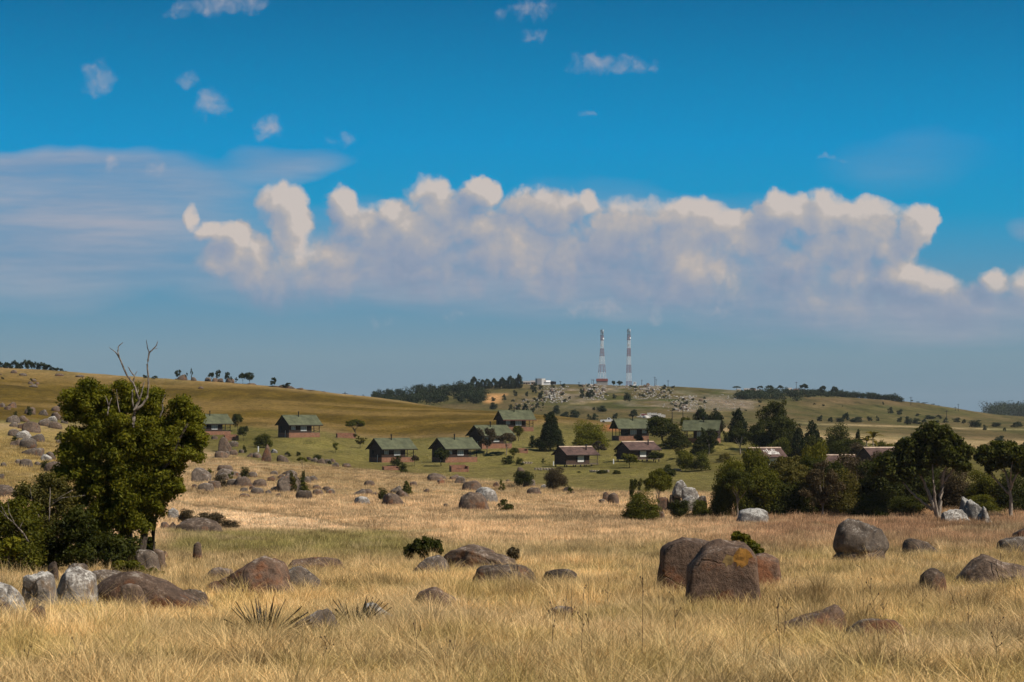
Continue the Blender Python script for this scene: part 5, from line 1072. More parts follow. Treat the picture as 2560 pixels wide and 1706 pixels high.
# woods that read as one mass
def wood(name, label, pts, leaf, size, per, seed):
    rng = np.random.default_rng(seed); VV = []; FF_ = []; TT = []; nb = 0
    for (p, w, h) in pts:
        k = 7; C = [(p[0]+rng.normal()*w*.22, p[1]+rng.normal()*w*.22, p[2]+h*rng.uniform(.12, .85)) for _ in range(k)]
        V, Fc, T = leaves(C, [w*rng.uniform(.2, .34) for _ in range(k)], per, size, int(rng.integers(1e6))); VV.append(V); FF_.append(Fc+nb); TT.append(T); nb += len(V)
    o = put(name, mesh_np(name, np.concatenate(VV), np.concatenate(FF_), [M[leaf]], False, np.concatenate(TT))); tag(o, label, 'wood', None, 'stuff')
rr = random.Random(8); pts = []
edge = poly_curve([(980,670),(1060,668),(1100,655),(1140,690),(1220,690)]); low = poly_curve([(980,735),(1100,740),(1140,770),(1215,800)])
top_ = poly_curve([(0,650),(160,640),(260,612),(330,618),(400,660),(480,650),(560,640),(640,600),(700,650),(800,690)]); bot_ = poly_curve([(0,745),(300,745),(480,775),(620,800),(760,815),(800,760)])
for i in range(105):
    x = rr.uniform(-230, 790); yb = bot_(x); yt = top_(x) if x > 0 else 700-50*(x+230)/230; f = rr.uniform(0, 1); y = yt+(yb-yt)*f+14
    if y < yt+30 : y = yt+30
    d = 1430-f*260; p = G(1000+x/3.647, d); h = rr.uniform(3.5, 7.5)*(.7 if x < -100 else 1); pts.append((p, rr.uniform(5, 9), h))
wood('far_wood', 'dark wood covering the shoulder of the far hill left of the masts', pts, 'leaf_far', .5, 300, 8)
pts = []
for i in range(125):
    x = rr.uniform(-260, 1210); yt = np.interp(x, [-260, 0, 250, 500, 700, 900, 1050, 1210], [330, 292, 285, 275, 290, 315, 340, 378]); yb = np.interp(x, [-260, 0, 250, 262, 500, 700, 900, 1050, 1210], [378, 380, 380, 348, 345, 332, 342, 356, 388]); y = rr.uniform(yt+8, yb)
    pts.append((P(1920+x/3.647, 900+y/3.647, 1200), rr.uniform(6, 9), rr.uniform(2.5, 4.5)))
wood('plantation', 'dark low plantation along the far right ridge', pts, 'leaf_far', .5, 260, 9)
pts = [(G(1920+rr.uniform(2040, 2700)/3.647, rr.uniform(2700, 3350)), rr.uniform(22, 34), rr.uniform(13, 19)) for i in range(75)]
wood('far_forest', 'dark forest on the furthest hill at the right edge', pts, 'leaf_far', 1.2, 260, 10)
# wild bananas
def wild_banana(x, y0, y1, d, label, seed, leafn=9):
    rr = random.Random(seed); u, vt, vb, w, h = box_px('E', x-40, x+40, y0, y1); p = G(u, d); H = at(u, vt, d).z-p.z; e = empty('wild_banana', p, 0, 1, label, 'banana plant', 'wild bananas behind the red roofs')
    th = H*.72; MB().tube([(0,0,-.2),(rr.uniform(-.1,.1),0,th*.5),(rr.uniform(-.2,.2),0,th)], [.16,.13,.11], 7).build('trunk', M['bark_pale'], e)
    for i in range(leafn):
        a = 6.28*i/leafn+rr.uniform(-.3,.3); L = H*.30*rr.uniform(.8,1.25); el = rr.uniform(.5,1.35); V = []; Fc = []; n = 7
        for k in range(n+1):
            q = k/n; r = L*q*math.cos(el)*(1-.1*q); z = th-.1+L*q*math.sin(el)-L*.55*q*q; wd = .30*L*math.sin(math.pi*min(1, q*.85+.1))**.7*.5
            c = Vector((r*math.cos(a), r*math.sin(a), z)); s = Vector((-math.sin(a), math.cos(a), 0))*wd; V += [c-s+Vector((0,0,wd*.4)), c, c+s+Vector((0,0,wd*.4))]
            if k: b0 = 3*(k-1); Fc += [(b0, b0+1, b0+4, b0+3), (b0+1, b0+2, b0+5, b0+4)]
        put('leaf', mesh_np('leaf', [tuple(v) for v in V], Fc, [M['leaf_olive']], True, np.tile([.9,.6,.5], (len(V),1))), e)
for i, (x, y0, y1) in enumerate([(960,590,800),(905,640,800),(985,690,820),(1030,700,820),(1100,725,830)]): wild_banana(x, y0, y1, 405+i*2, 'wild banana with ragged paddle leaves above the red roofs', 30+i)
# ------------------------------------------------------------------ chalets
def ribbed_roof(mb, x0, x1, ye, ze, yr, zr, th=.10):
    """one roof slope as a slab from eave line (ye, ze) to ridge line (yr, zr)"""
    return mb.prism([(ye, ze), (yr, zr), (yr, zr+th), (ye, ze+th)], 'x', x0, x1)
def window(parent, x, z, w, h, y, mullions=1, glass='glass'):
    """white framed window standing proud of the wall plane y (front faces -y)"""
    f = .07; mb = MB()
    mb.box(x-w/2, x+w/2, y-.06, y+.02, z-h/2, z-h/2+f).box(x-w/2, x+w/2, y-.06, y+.02, z+h/2-f, z+h/2)
    mb.box(x-w/2, x-w/2+f, y-.06, y+.02, z-h/2+f, z+h/2-f).box(x+w/2-f, x+w/2, y-.06, y+.02, z-h/2+f, z+h/2-f)
    st = (w-2*f)/(mullions+1)
    for i in range(mullions): mb.box(x-w/2+f+st*(i+1)-.03, x-w/2+f+st*(i+1)+.03, y-.055, y+.02, z-h/2+f, z+h/2-f)
    fr = mb.build('window', M['frame'], parent)
    for i in range(mullions+1):
        a = x-w/2+f+st*i+(.03 if i else 0); c = x-w/2+f+st*(i+1)-(.03 if i < mullions else 0)
        MB().box(a, c, y-.03, y+.015, z-h/2+f, z+h/2-f).build('pane', M[glass], fr)
    return fr
def chalet(u, v, d, theta, label, porch='right', L=10.0, D=6.0, roof='roof_green', red=False, base_h=1.15, seed=0, flue=.45):
    p = at(u, v, d); g = float(zt(p.x, p.y)); rr = random.Random(seed)
    e = empty('chalet', p, theta, 1.0, label, 'chalet', 'chalets on the hillside')
    mx = (lambda x: x) if porch == 'right' else (lambda x: L-x)
    def bx(mb, x0, x1, *r): a, c = sorted((mx(x0), mx(x1))); return mb.box(a, c, *r)
    e0, z0, zw = .45, base_h, base_h+2.25; wall_x1 = L-2.9; rise = 2.15; o = .45
    # brick plinth (reaches down into the slope)
    bx(MB(), e0, L-.5, .3, D-.3, -3.0, z0).build('brick_base', M['brick'], e)
    # timber walls: long walls and gables as one shell
    w = MB(); a, c = sorted((mx(e0+.03), mx(wall_x1)))
    pent = [(.33, z0), (D-.33, z0), (D-.33, zw), (D/2, zw+rise*.86), (.33, zw)]
    w.prism(pent, 'x', a, c); w.build('timber_wall', M['timber'], e)
    # open porch: deck, posts, braced rail, gable infill
    bx(MB(), wall_x1+.01, L-.48, .28, D-.28, z0, z0+.06).build('porch_deck', M['deck'], e)
    for yy in (.4, D/2, D-.4): bx(MB(), L-.68, L-.54, yy-.07, yy+.07, z0+.06, zw+.03 if yy != D/2 else zw+rise*.8).build('porch_post', M['trim'], e)
    r = MB(); bx(r, wall_x1+.02, L-.69, .36, .42, z0+.95, z0+1.02); bx(r, wall_x1+.02, L-.69, .36, .42, z0+.2, z0+.26)
    xa, xb = mx(wall_x1+.1), mx(L-.75); r.tube([(xa, .39, z0+.25), (xb, .39, z0+.96)], .035, 4).tube([(xb, .385, z0+.25), (xa, .385, z0+.96)], .035, 4)
    r.build('porch_rail', M['trim'], e)
    bx(MB(), wall_x1-.01, wall_x1+.012, 1.2, 2.2, z0+.07, z0+2.05).build('door', M['dark'], e)
    # roof
    rf = MB(); ez = zw-.02-o*.72*.0; sl = rise/(D/2); eo = .55
    ribbed_roof(rf, 0, L, -eo, zw-sl*eo, D/2, zw+rise); ribbed_roof(rf, 0, L, D+eo, zw-sl*eo, D/2-.002, zw+rise)
    ro = rf.build('roof', M[roof], e)
    MB().prism([(D/2-.22, zw+rise-.02), (D/2, zw+rise+.14), (D/2+.22, zw+rise-.02), (D/2, zw+rise+.05)], 'x', -.02, L+.02).build('ridge_cap', M[roof], ro)
    for xx in (-.03, L-.02):
        f = MB(); f.prism([(-eo, zw-sl*eo-.16), (D/2, zw+rise-.16), (D/2, zw+rise+.06), (-eo, zw-sl*eo+.06)], 'x', xx, xx+.05)
        f.prism([(D+eo, zw-sl*eo-.16), (D/2, zw+rise-.16), (D/2, zw+rise+.06), (D+eo, zw-sl*eo+.06)], 'x', xx, xx+.05); f.build('barge_board', M['trim'], ro)
    MB().box(.03, L-.03, -eo-.04, -eo+.0, zw-sl*eo-.12, zw-sl*eo+.1).build('fascia', M['fascia_red' if red else 'trim'], ro)
    # flue
    fx = mx(L*flue); fl = MB().tube([(fx, D/2-.6, zw+rise-.7), (fx, D/2-.6, zw+rise+.75)], .13, 8).build('flue', M['metal_black'], e)
    MB().tube([(fx, D/2-.6, zw+rise+.76), (fx, D/2-.6, zw+rise+.9), (fx, D/2-.6, zw+rise+1.02)], [.24, .2, .03], 8).build('flue_cap', M['metal_black'], fl)
    window(e, mx(1.75), z0+1.25, 1.15, 1.0, .33, 1); window(e, mx(4.75), z0+1.12, 1.7, 1.35, .33, 2)
    # gable: dark window, door step and white waste pipe
    gx = mx(e0+.03)
    MB().box(min(gx, gx-.05), max(gx, gx-.05)+.01, 3.6, 4.5, z0+.8, z0+1.7).build('gable_window', M['dark'], e)
    if porch == 'right': MB().tube([(gx-.12, 2.2, -1.2), (gx-.12, 1.9, z0+.6)], .06, 5).build('waste_pipe', M['white_paint'], e)
    return e
TH_ = R(37)
chalet(497, 1090, 515, TH_, 'green roofed timber chalet partly hidden behind the big leafy tree', seed=1)
chalet(720, 1094, 500, TH_, 'green roofed timber chalet standing alone on the open slope', seed=2)
chalet(952, 1157, 462, TH_, 'green roofed timber chalet with a small round tree at its porch', seed=3)
chalet(1111, 1157, 455, TH_, 'green roofed timber chalet with a dark tree before its gable', seed=4)
chalet(1203, 1122, 480, TH_, 'green roofed chalet half hidden by two brown trees', seed=5)
chalet(1256, 1079, 530, R(22), 'uppermost green roofed chalet with a red fascia board', seed=6, red=True, L=9.6)
chalet(1544, 1102, 515, R(17), 'green roofed chalet below the white pickup with its porch on the left', porch='left', seed=7, L=9.2)
chalet(1704, 1108, 495, R(-14), 'bright green roofed chalet deep among the dark conifers', porch='left', seed=8, L=9.4)
chalet(2284, 1160, 425, R(40), 'green roofed chalet showing only a sliver of roof behind the spreading tree', seed=9)
def cabin(u, v, d, theta, label, L=9.0, D=5.2, seed=0, marks=False, flue=True):
    p = at(u, v, d); e = empty('cabin', p, theta, 1.0, label, 'cabin', 'red roofed cabins'); zf = .7; zw = zf+2.25; rise = 1.55; sl = rise/(D/2); eo = .5; wx = L-2.3
    MB().prism([(.3, zf), (D-.3, zf), (D-.3, zw), (D/2, zw+rise*.84), (.3, zw)], 'x', .35, wx).build('timber_wall', M['timber_red'], e)
    MB().box(.3, L+.2, .2, D-.2, zf-.16, zf-.005).build('deck', M['deck'], e)
    for xx in (.6, 3.0, 5.4, 7.4, L-.1):
        for yy in (.45, D-.45): MB().box(xx-.09, xx+.09, yy-.09, yy+.09, -2.2, zf-.17).build('stilt', M['trim'], e)
    rf = MB(); ribbed_roof(rf, 0, L, -eo, zw-sl*eo, D/2, zw+rise, .12); ribbed_roof(rf, 0, L, D+eo, zw-sl*eo, D/2-.002, zw+rise, .12); ro = rf.build('roof', M['roof_red'], e)
    MB().prism([(D/2-.25, zw+rise), (D/2, zw+rise+.2), (D/2+.25, zw+rise), (D/2, zw+rise+.06)], 'x', -.02, L+.02).build('ridge_cap', M['plaster'], ro)
    MB().box(.03, L-.03, -eo-.05, -eo, zw-sl*eo-.1, zw-sl*eo+.12).build('fascia', M['trim'], ro)
    for xx in (-.03, L-.02):
        f = MB(); f.prism([(-eo, zw-sl*eo-.14), (D/2, zw+rise-.14), (D/2, zw+rise+.05), (-eo, zw-sl*eo+.05)], 'x', xx, xx+.05); f.prism([(D+eo, zw-sl*eo-.14), (D/2, zw+rise-.14), (D/2, zw+rise+.05), (D+eo, zw-sl*eo+.05)], 'x', xx, xx+.05); f.build('barge_board', M['trim'], ro)
    if flue:
        fl = MB().tube([(L*.72, D*.25, zw+rise*.4), (L*.72, D*.25, zw+rise+.35)], .14, 8).build('flue', M['metal_black'], e)
        MB().tube([(L*.72, D*.25, zw+rise+.36), (L*.72, D*.25, zw+rise+.55)], [.25, .2], 8).build('flue_cap', M['metal_black'], fl)
    w_ = window(e, 4.3, zf+1.2, 1.9, 1.5, .3, 2, 'curtain')
    for s in (-1, 1): MB().box(4.3+s*1.05-.18, 4.3+s*1.05+.18, .22, .297, zf+.45, zf+1.95).build('shutter', M['trim'], e)
    MB().box(wx-.02, wx+.015, 1.0, 1.95, zf+.01, zf+2.0).build('door', M['dark'], e)
    for xx, yy in ((L-.1, .35), (L-.1, D-.35)): MB().box(xx-.06, xx+.06, yy-.06, yy+.06, zf, zw-.1).build('deck_post', M['timber_red'], e)
    r = MB(); r.box(wx+.02, L+.1, .24, .3, zf+.85, zf+.95).box(wx+.02, L+.1, .24, .3, zf+.08, zf+.15)
    for k in range(9): xx = wx+.15+k*(L-wx-.15)/8.4; r.box(xx-.03, xx+.03, .245, .295, zf+.15, zf+.85)
    r.build('deck_rail', M['deck'], e)
    if marks:
        # bleached patch with ragged streaks on the tiles
        mm = MB(); rr = random.Random(2); Zr = lambda y: zw-sl*eo+.12+(y+eo)*sl+.012
        for (a, c, y0, y1) in [(3.3,5.9,.35,.75),(3.6,3.85,.75,2.1),(3.95,4.5,.8,1.5),(4.55,4.75,.7,1.9),(4.8,5.0,.8,2.1),(5.05,5.55,.75,1.4),(5.2,5.4,1.45,2.0),(5.6,5.95,.75,1.15),(2.7,3.0,1.3,1.7),(3.2,3.35,.9,1.9),(2.2,2.35,1.2,1.5)]:
            k = 5; top = [(a+(c-a)*i/k, y1+rr.uniform(-.18, .12)) for i in range(k+1)]; bot = [(a+(c-a)*i/k, y0+rr.uniform(-.12, .12)) for i in range(k+1)]; pts = bot+top[::-1]
            mm.poly([(x, y, Zr(y)) for x, y in pts], [tuple(range(len(pts)))])
        mm.build('bleached_patch', M['old_white'], ro)
    return e
cabin(1414, 1169, 442, R(33), 'red roofed timber cabin on stilts with white curtains and a deck', seed=1)
cabin(1571, 1156, 446, R(33), 'red roofed timber cabin on stilts behind a round green tree', seed=2)
cabin(1886, 1178, 395, R(20), 'cabin with a ragged bleached patch on its red roof above the thicket', seed=3, L=7.2, marks=True, flue=False)
cabin(2062, 1196, 395, R(8), 'cabin of which only the straight red roof ridge shows over the thicket', seed=4, L=7.0, flue=False)
cabin(2176, 1179, 385, R(20), 'cabin with a red roof corner beside the wild bananas', seed=5, L=7.5, flue=False)
# ------------------------------------------------------------------ brick fireplaces and low walls on the lawn
def fireplace(c, x0, x1, y0, y1, label, tall=1.0):
    u, vt, vb, w, h = box_px(c, x0, x1, y0, y1); p = P(u, vb); W = w*p.y/F; H = max(.7, h*p.y/F*.9)*tall; e = empty('brick_fireplace', p, R(20), 1, label, 'fireplace', 'brick fireplaces on the lawn')
    MB().box(-W/2, W/2, .9, 1.15, -.6, H).build('back_wall', M['brick'], e)
    for s in (-1, 1): MB().box(s*W/2-.12, s*W/2+.12, -.6, .89, -.6, H*.85).build('side_wall', M['brick'], e)
    MB().box(-W/2+.13, W/2-.13, -.55, .88, -.6, H*.45).build('hearth', M['brick'], e); MB().box(-.45, .45, -.2, .5, H*.46, H*.5).build('grate', M['metal_black'], e)
fireplace('C', 1060, 1158, 1168, 1215, 'brick fireplace on the lawn below the half hidden chalet')
fireplace('C', 462, 618, 1318, 1390, 'brick fireplace below the chalet with the dark tree')
fireplace('D', 572, 684, 755, 792, 'brick fireplace below the chalet near the pickup')
fireplace('B', 1746, 1884, 966, 1006, 'brick fireplace below the chalet with the small round porch tree')
fireplace('B', 1322, 1488, 662, 712, 'brick fireplace in the shade of the flat crowned green tree')
fireplace('A', 2050, 2168, 858, 918, 'brick fireplace before the chalet behind the leafy tree')
def stone_wall(c, x0, x1, y, label, h=.45, seed=0):
    a, bb, k = CROP[c]; rr = random.Random(seed); p0 = P(a+x0/k, bb+y/k); p1 = P(a+x1/k, bb+y/k); mid = (p0+p1)/2; mid.z = float(zt(mid.x, mid.y)); e = empty('stone_border', mid, 0, 1, label, 'stone border')
    n = max(4, int((p1-p0).length/.55))
    for i in range(n):
        for r_ in range(2 if h > .4 else 1):
            q = p0.lerp(p1, (i+.5+rr.uniform(-.2, .2))/n); q.z = float(zt(q.x, q.y)); V, Fc = rock_shape(900+rr.randrange(99), 1, box=.6, cuts=2); s = np.array([.33*rr.uniform(.8, 1.2), .26, .16*rr.uniform(.8, 1.25)])
            o = put('stone', mesh_np('stone', V*s, Fc, [M['stone_wall']], False), e); o.location = q-mid+Vector((0, 0, .1+r_*.26)); o.rotation_euler = (0, 0, rr.uniform(-.3, .3))
stone_wall('C', 1225, 1405, 1372, 'low stone border on the lawn left of the first red roofed cabin', .45, 1)
stone_wall('D', 118, 300, 1026, 'low stone border below the deck of the first red roofed cabin', .6, 2)
stone_wall('D', 800, 960, 1016, 'low stone border beside the dark bush on the lower lawn', .45, 3)
stone_wall('C', 1118, 1204, 1318, 'stack of pale stone blocks beside the dark bush on the lawn', .9, 4)
for (c, x, y0, y1, lb) in [('C', 1400, 1288, 1332, 'short white post left of the first red roofed cabin'), ('D', 342, 905, 948, 'leaning white post between the two red roofed cabins'), ('B', 605, 790, 846, 'white post beside the tall pointed stone')]:
    u, vt, vb, w, h = box_px(c, x-6, x+6, y0, y1); p = P(u, vb); H = h*p.y/F; tag(MB().prism([(-.11, -.3), (.11, -.3), (.11, H-.08), (.07, H), (-.07, H), (-.11, H-.08)], 'y', -.11, .11).build('marker_post', M['white_paint']), lb, 'post').location = p
# ------------------------------------------------------------------ masts
def mast(u, v, vtop, d, wb, wt, label):
    p = G(u, d); p.z -= .3; H = at(u, vtop, d).z-p.z; e = empty('radio_mast', p, R(22), 1, label, 'mast', 'red and white masts'); lat = H*.885
    cuts = [0, .10, .255, .415, .575, .735, .89, 1.0]; cuts = [c*lat for c in cuts]; half = lambda z: (wb+(wt-wb)*min(1, z/(lat*.8)))/2
    for i in range(7):
        mb = MB(); z0, z1 = cuts[i], cuts[i+1]; n = max(1, round((z1-z0)/(half(z0)*2.2)))
        for s in range(n):
            a, c = z0+(z1-z0)*s/n, z0+(z1-z0)*(s+1)/n; ha, hc = half(a), half(c); A = [(-ha,-ha,a),(ha,-ha,a),(ha,ha,a),(-ha,ha,a)]; B_ = [(-hc,-hc,c),(hc,-hc,c),(hc,hc,c),(-hc,hc,c)]
            for k in range(4): mb.tube([A[k], B_[k]], .12, 5); mb.tube([A[k], B_[(k+1) % 4]], .06, 4); mb.tube([A[(k+1) % 4], B_[k]], .06, 4); mb.tube([B_[k], B_[(k+1) % 4]], .06, 4)
        tag(mb.build('lattice_section', M['mast_red' if i % 2 == 0 else 'mast_white'], e), 'red lattice band' if i % 2 == 0 else 'white lattice band')
    ht = wt/2; MB().box(-ht-.25, ht+.25, -ht-.25, ht+.25, lat, lat+.15).build('platform', M['steel'], e)
    MB().tube([(0,0,lat+.15),(0,0,H)], [.22,.14], 6).build('top_pole', M['steel'], e)
    for k in range(6):
        a = k*math.pi/3; x, y = math.cos(a)*(ht+.2), math.sin(a)*(ht+.2); zz = lat+(.4 if k % 2 else 1.7); MB().box(x-.22, x+.22, y-.22, y+.22, zz, zz+2.4).build('antenna_panel', M['mast_white' if k % 3 == 0 else 'steel'], e)
    for k, (zz, a) in enumerate([(lat*.93, -1.2), (lat*.80, -2.2)]):
        hh = half(zz)+.35; MB().tube([(math.cos(a)*hh, math.sin(a)*hh, zz), (math.cos(a)*(hh+.35), math.sin(a)*(hh+.35), zz)], [.65, .7], 12).build('dish', M['mast_white'], e)
mast(1505, 964, 822, 1500, 5.2, 1.6, 'wide based red and white lattice mast standing behind a small hut')
mast(1572, 965, 820, 1505, 3.1, 1.8, 'narrow red and white lattice mast beside a white cabinet')
def house(c, x0, x1, y0, y1, d, label, wall, roof, group=None, flat=False, name='house', nwin=2, depth=.7, rz=0.0):
    u, vt, vb, w, h = box_px(c, x0, x1, y0, y1); p = G(u, d); W = w*d/F; H = h*d/F; H = max(H, at(u, vt, d).z-p.z); Dp = W*depth; e = empty(name, p, rz, 1, label, name.split('_')[-1], group); hw = H*(.9 if flat else .62)
    MB().box(-W*.47, W*.47, 0, Dp, -1.5, hw).build('wall', M[wall], e)
    rf = MB()
    if flat: rf.prism([(-.4, hw), (Dp+.4, hw+.15), (Dp+.4, hw+.4), (-.4, hw+.25)], 'x', -W*.5, W*.5)
    else: rf.prism([(-.4, hw-.05), (Dp/2, H), (Dp+.4, hw-.05)], 'x', -W*.5, W*.5)
    rf.build('roof', M[roof], e)
    for i in range(nwin): xx = -W*.47+(i+.5)*W*.94/nwin; MB().box(xx-.45, xx+.45, -.04, .02, hw*.35, hw*.8).build('window', M['dark'], e)
    if nwin: MB().box(-.4+W*.0, .4, -.05, .02, 0, min(2.0, hw*.85)).build('door', M['timber_red'], e)
    return e
house('D', 186, 292, 203, 262, 1488, 'small pale hut with a maroon roof at the foot of the wide mast', 'roof_tin', 'roof_maroon', name='hut', nwin=0)
house('D', 522, 550, 210, 246, 1500, 'white equipment cabinet beside the narrow mast', 'white_paint', 'white_paint', flat=True, name='equipment_cabinet', nwin=0)
house('C', 1312, 1346, 598, 642, 1480, 'left white shed right of the water tank', 'white_paint', 'roof_tin', 'white sheds by the water tank', name='shed', nwin=0)
house('C', 1332, 1372, 602, 642, 1470, 'right white shed with a gable right of the water tank', 'white_paint', 'white_paint', 'white sheds by the water tank', name='shed', nwin=0)
house('C', 1120, 1190, 606, 640, 1500, 'long low building between the conifers and the water tank', 'plaster', 'roof_tin', 'far buildings on the skyline', nwin=3)
house('C', 370, 436, 646, 690, 1400, 'pale roofed house in the far wood', 'plaster', 'roof_tin', 'far buildings on the skyline')
house('C', 1190, 1260, 598, 640, 1512, 'tin roofed house left of the white sheds', 'plaster', 'roof_tin', 'far buildings on the skyline')
for i, (x0, x1, y0, y1, lb) in enumerate([(1532,1590,262,292,'pink house at the end of the row on the far right ridge'),(1590,1640,258,292,'brown house between the pink houses on the far right ridge'),(1640,1702,270,296,'low pale house right of the brown house on the far right ridge'),(1468,1504,268,292,'white walled house under a tree on the far right ridge'),(1932,1972,255,282,'little house with a white wall beside a tree at the plantation'),(1985,2035,262,286,'low house at the upper edge of the plantation')]):
    house('D', x0, x1, y0, y1, 1552, lb, ['plaster','plaster','plaster_white','plaster_white','plaster_white','plaster'][i], ['roof_tin','roof_red','roof_tin','roof_tin','roof_tin','roof_red'][i], 'little houses on the far right ridge')
house('B', 2270, 2334, 288, 320, 1420, 'house with a pale roof half sunk in the far wood', 'plaster', 'roof_tin', 'far buildings on the skyline')
# water tank on its stand
u, vt, vb, w, h = box_px('C', 1256, 1304, 535, 628); p = G(u, 1490); H = at(u, vt, 1490).z-p.z; e = empty('water_tank', p, R(15), 1, 'dark square water tank on a steel stand on the far skyline', 'tank')
MB().box(-3.2, 3.2, -2.6, 2.6, H-6.5, H).build('tank', M['steel'], e); MB().box(-3.5, 3.5, -2.9, 2.9, H-7.0, H-6.51).build('platform', M['metal_black'], e); MB().box(.3, 3.15, -2.65, -2.59, H-6.4, H-.1).build('side_panel', M['plaster_white'], e)
for sx in (-1, 1):
    for sy in (-1, 1): MB().tube([(sx*3, sy*2.4, -.5), (sx*3, sy*2.4, H-7)], .3, 6).build('leg', M['steel'], e)
u, vt, vb, w, h = box_px('C', 1380, 1404, 560, 612); p = G(u, 1500); H = at(u, vt, 1500).z-p.z; e = empty('water_tank', p, 0, 1, 'small dark tank on a thin stand right of the white sheds', 'tank')
MB().tube([(0,0,H-2.2),(0,0,H-.3),(0,0,H)], [2.6,2.6,.8], 10).build('tank', M['metal_black'], e)
for a in range(3): MB().tube([(2*math.cos(a*2.1), 2*math.sin(a*2.1), -.4), (1.9*math.cos(a*2.1), 1.9*math.sin(a*2.1), H-2.2)], .18, 5).build('leg', M['steel'], e)
# ruined white building
u, vt, vb, w, h = box_px('D', 555, 825, 455, 532); p = P(u, vb, 780); W = w*p.y/F; k = W/270; X = lambda x: (x-690)*k; Z = lambda y: (532-y)*k
e = empty('ruined_building', p, 0, 1, 'roofless whitewashed ruin in the far valley beyond the pickup', 'ruin')
X2 = lambda x: (x-1150)*W/1760; Z2 = lambda y: max(-.8, (700-y)*W/1760)
def ruin_wall(a, c, yt, yb, dy, m='old_white', nm='wall', th=.45):
    n = 6; rr = random.Random(a+yt); x0, x1 = X2(a), X2(c); top = [(x0+(x1-x0)*i/n, Z2(yt)+rr.uniform(-.22, .12)) for i in range(n+1)]
    MB().prism([(x0, Z2(yb)), (x1, Z2(yb))]+top[::-1], 'y', dy, dy+th).build(nm, M[m], e)
ruin_wall(730, 920, 560, 900, 0); ruin_wall(930, 1120, 510, 700, .8); ruin_wall(1120, 1185, 560, 700, .8); ruin_wall(1200, 1270, 560, 690, .9); ruin_wall(1390, 1500, 590, 690, 1.0); ruin_wall(1540, 1610, 540, 720, .8)
ruin_wall(920, 1520, 455, 520, 1.0, th=.4); ruin_wall(930, 1520, 370, 800, 6.0); ruin_wall(1560, 1780, 410, 800, 6.5); ruin_wall(1780, 2030, 490, 800, 7.5); ruin_wall(540, 920, 560, 760, 2.0); ruin_wall(540, 880, 430, 800, 6.0); ruin_wall(460, 560, 520, 760, 2.2); ruin_wall(290, 460, 590, 760, 4.0); ruin_wall(480, 540, 640, 800, 1.0)
MB().box(X2(1125), X2(1540), 1.6, 5.8, -.5, Z2(520)).build('interior_shade', M['dark'], e)  # solid black block standing in for the shade between the walls
MB().prism([(2.1, Z2(545)), (5.6, Z2(450)), (5.6, Z2(440)), (2.1, Z2(535))], 'x', X2(560), X2(880)).build('fallen_roof', M['roof_maroon'], e)
for i, (x, s) in enumerate([(635,1.3),(648,1.0),(622,.8),(660,.6)]): V, Fc = rock_shape(60+i, 2, box=.5, cuts=4); o = put('rubble', mesh_np('rubble', V*s, Fc, [M['old_white']]), e); o.location = (X(x), -1.5, .2)
# utility poles
def pole(c, x, y0, y1, d, label, group):
    u, vt, vb, w, h = box_px(c, x-2, x+2, y0, y1); p = G(u, d); H = at(u, vt, d).z-p.z; e = empty('utility_pole', p, R(random.Random(x).uniform(-60, 60)), 1, label, 'pole', group)
    MB().tube([(0,0,-.5),(0,0,H)], [.2,.14], 6).build('post', M['pole'], e); MB().box(-1.1, 1.1, -.08, .08, H-.75, H-.55).build('crossarm', M['pole'], e)
for x, y0, y1 in [(145,175,228),(160,178,228),(600,180,245),(718,155,245),(730,175,245),(840,185,245)]: pole('D', x, y0, y1, 1515, 'utility pole on the skyline near the masts', 'poles near the masts')
for x, y0, y1 in [(1158,552,625),(1462,556,612),(1632,566,612),(1338,560,612),(492,605,650),(510,608,650)]: pole('C', x, y0, y1, 1505, 'utility pole on the skyline near the water tank', 'poles near the water tank')
for x, y0, y1 in [(877,448,528),(975,443,532)]: pole('D', x, y0, y1, 860, 'utility pole in the far valley right of the ruin', 'poles right of the ruin')
for x, y0, y1 in [(1303,338,398),(1735,401,458),(1628,458,525),(1708,428,455),(258,200,282)]: pole('E', x, y0, y1, 1490 if x != 1628 else 1150, 'utility pole on the far right hill', 'poles on the far right hill')
for x, y0, y1 in [(1395,293,330),(1560,316,348)]: pole('B', x, y0, y1, 800, 'utility pole behind the descending crest', 'poles behind the crest')
# ------------------------------------------------------------------ pickup
u, vt, vb, w, h = box_px('C', 1828, 1968, 894, 946); p = P(u, vb-1); s = w*p.y/F/5.2
e = empty('pickup_truck', p+Vector((0, .3, .02)), R(-8), s, 'white single cab pickup parked above the green roofed chalet', 'pickup')
bodyp = [(-2.55,.45),(-2.55,1.12),(-.35,1.16),(-.28,1.18),(1.25,1.14),(2.35,1.0),(2.52,.8),(2.55,.45),(2.05,.42),(1.98,.72),(1.72,.9),(1.42,.9),(1.16,.72),(1.1,.42),(-1.1,.42),(-1.17,.72),(-1.42,.9),(-1.72,.9),(-1.98,.72),(-2.05,.42)]
def loft(mb, pts, yw):
    return mb.prism(pts, 'y', -yw, yw)
loft(MB(), bodyp, .84).build('body', M['white_paint'], e)
loft(MB(), [(-.32,1.17),(-.18,1.74),(.55,1.76),(1.25,1.15)], .70).build('cab', M['white_paint'], e)
MB().box(-2.45, -.45, -.74, .74, 1.10, 1.165).build('load_bed', M['dark'], e)
for yy in (-.705, .695): MB().prism([(-.08,1.22),(-.02,1.66),(.5,1.68),(1.0,1.22)], 'y', yy, yy+.01).build('side_window', M['car_glass'], e)
MB().poly([(1.235,-.6,1.2),(1.235,.6,1.2),(.62,.58,1.72),(.62,-.58,1.72)], [(0,1,2,3)]).build('windscreen', M['car_glass'], e).location = (.035, 0, .02)
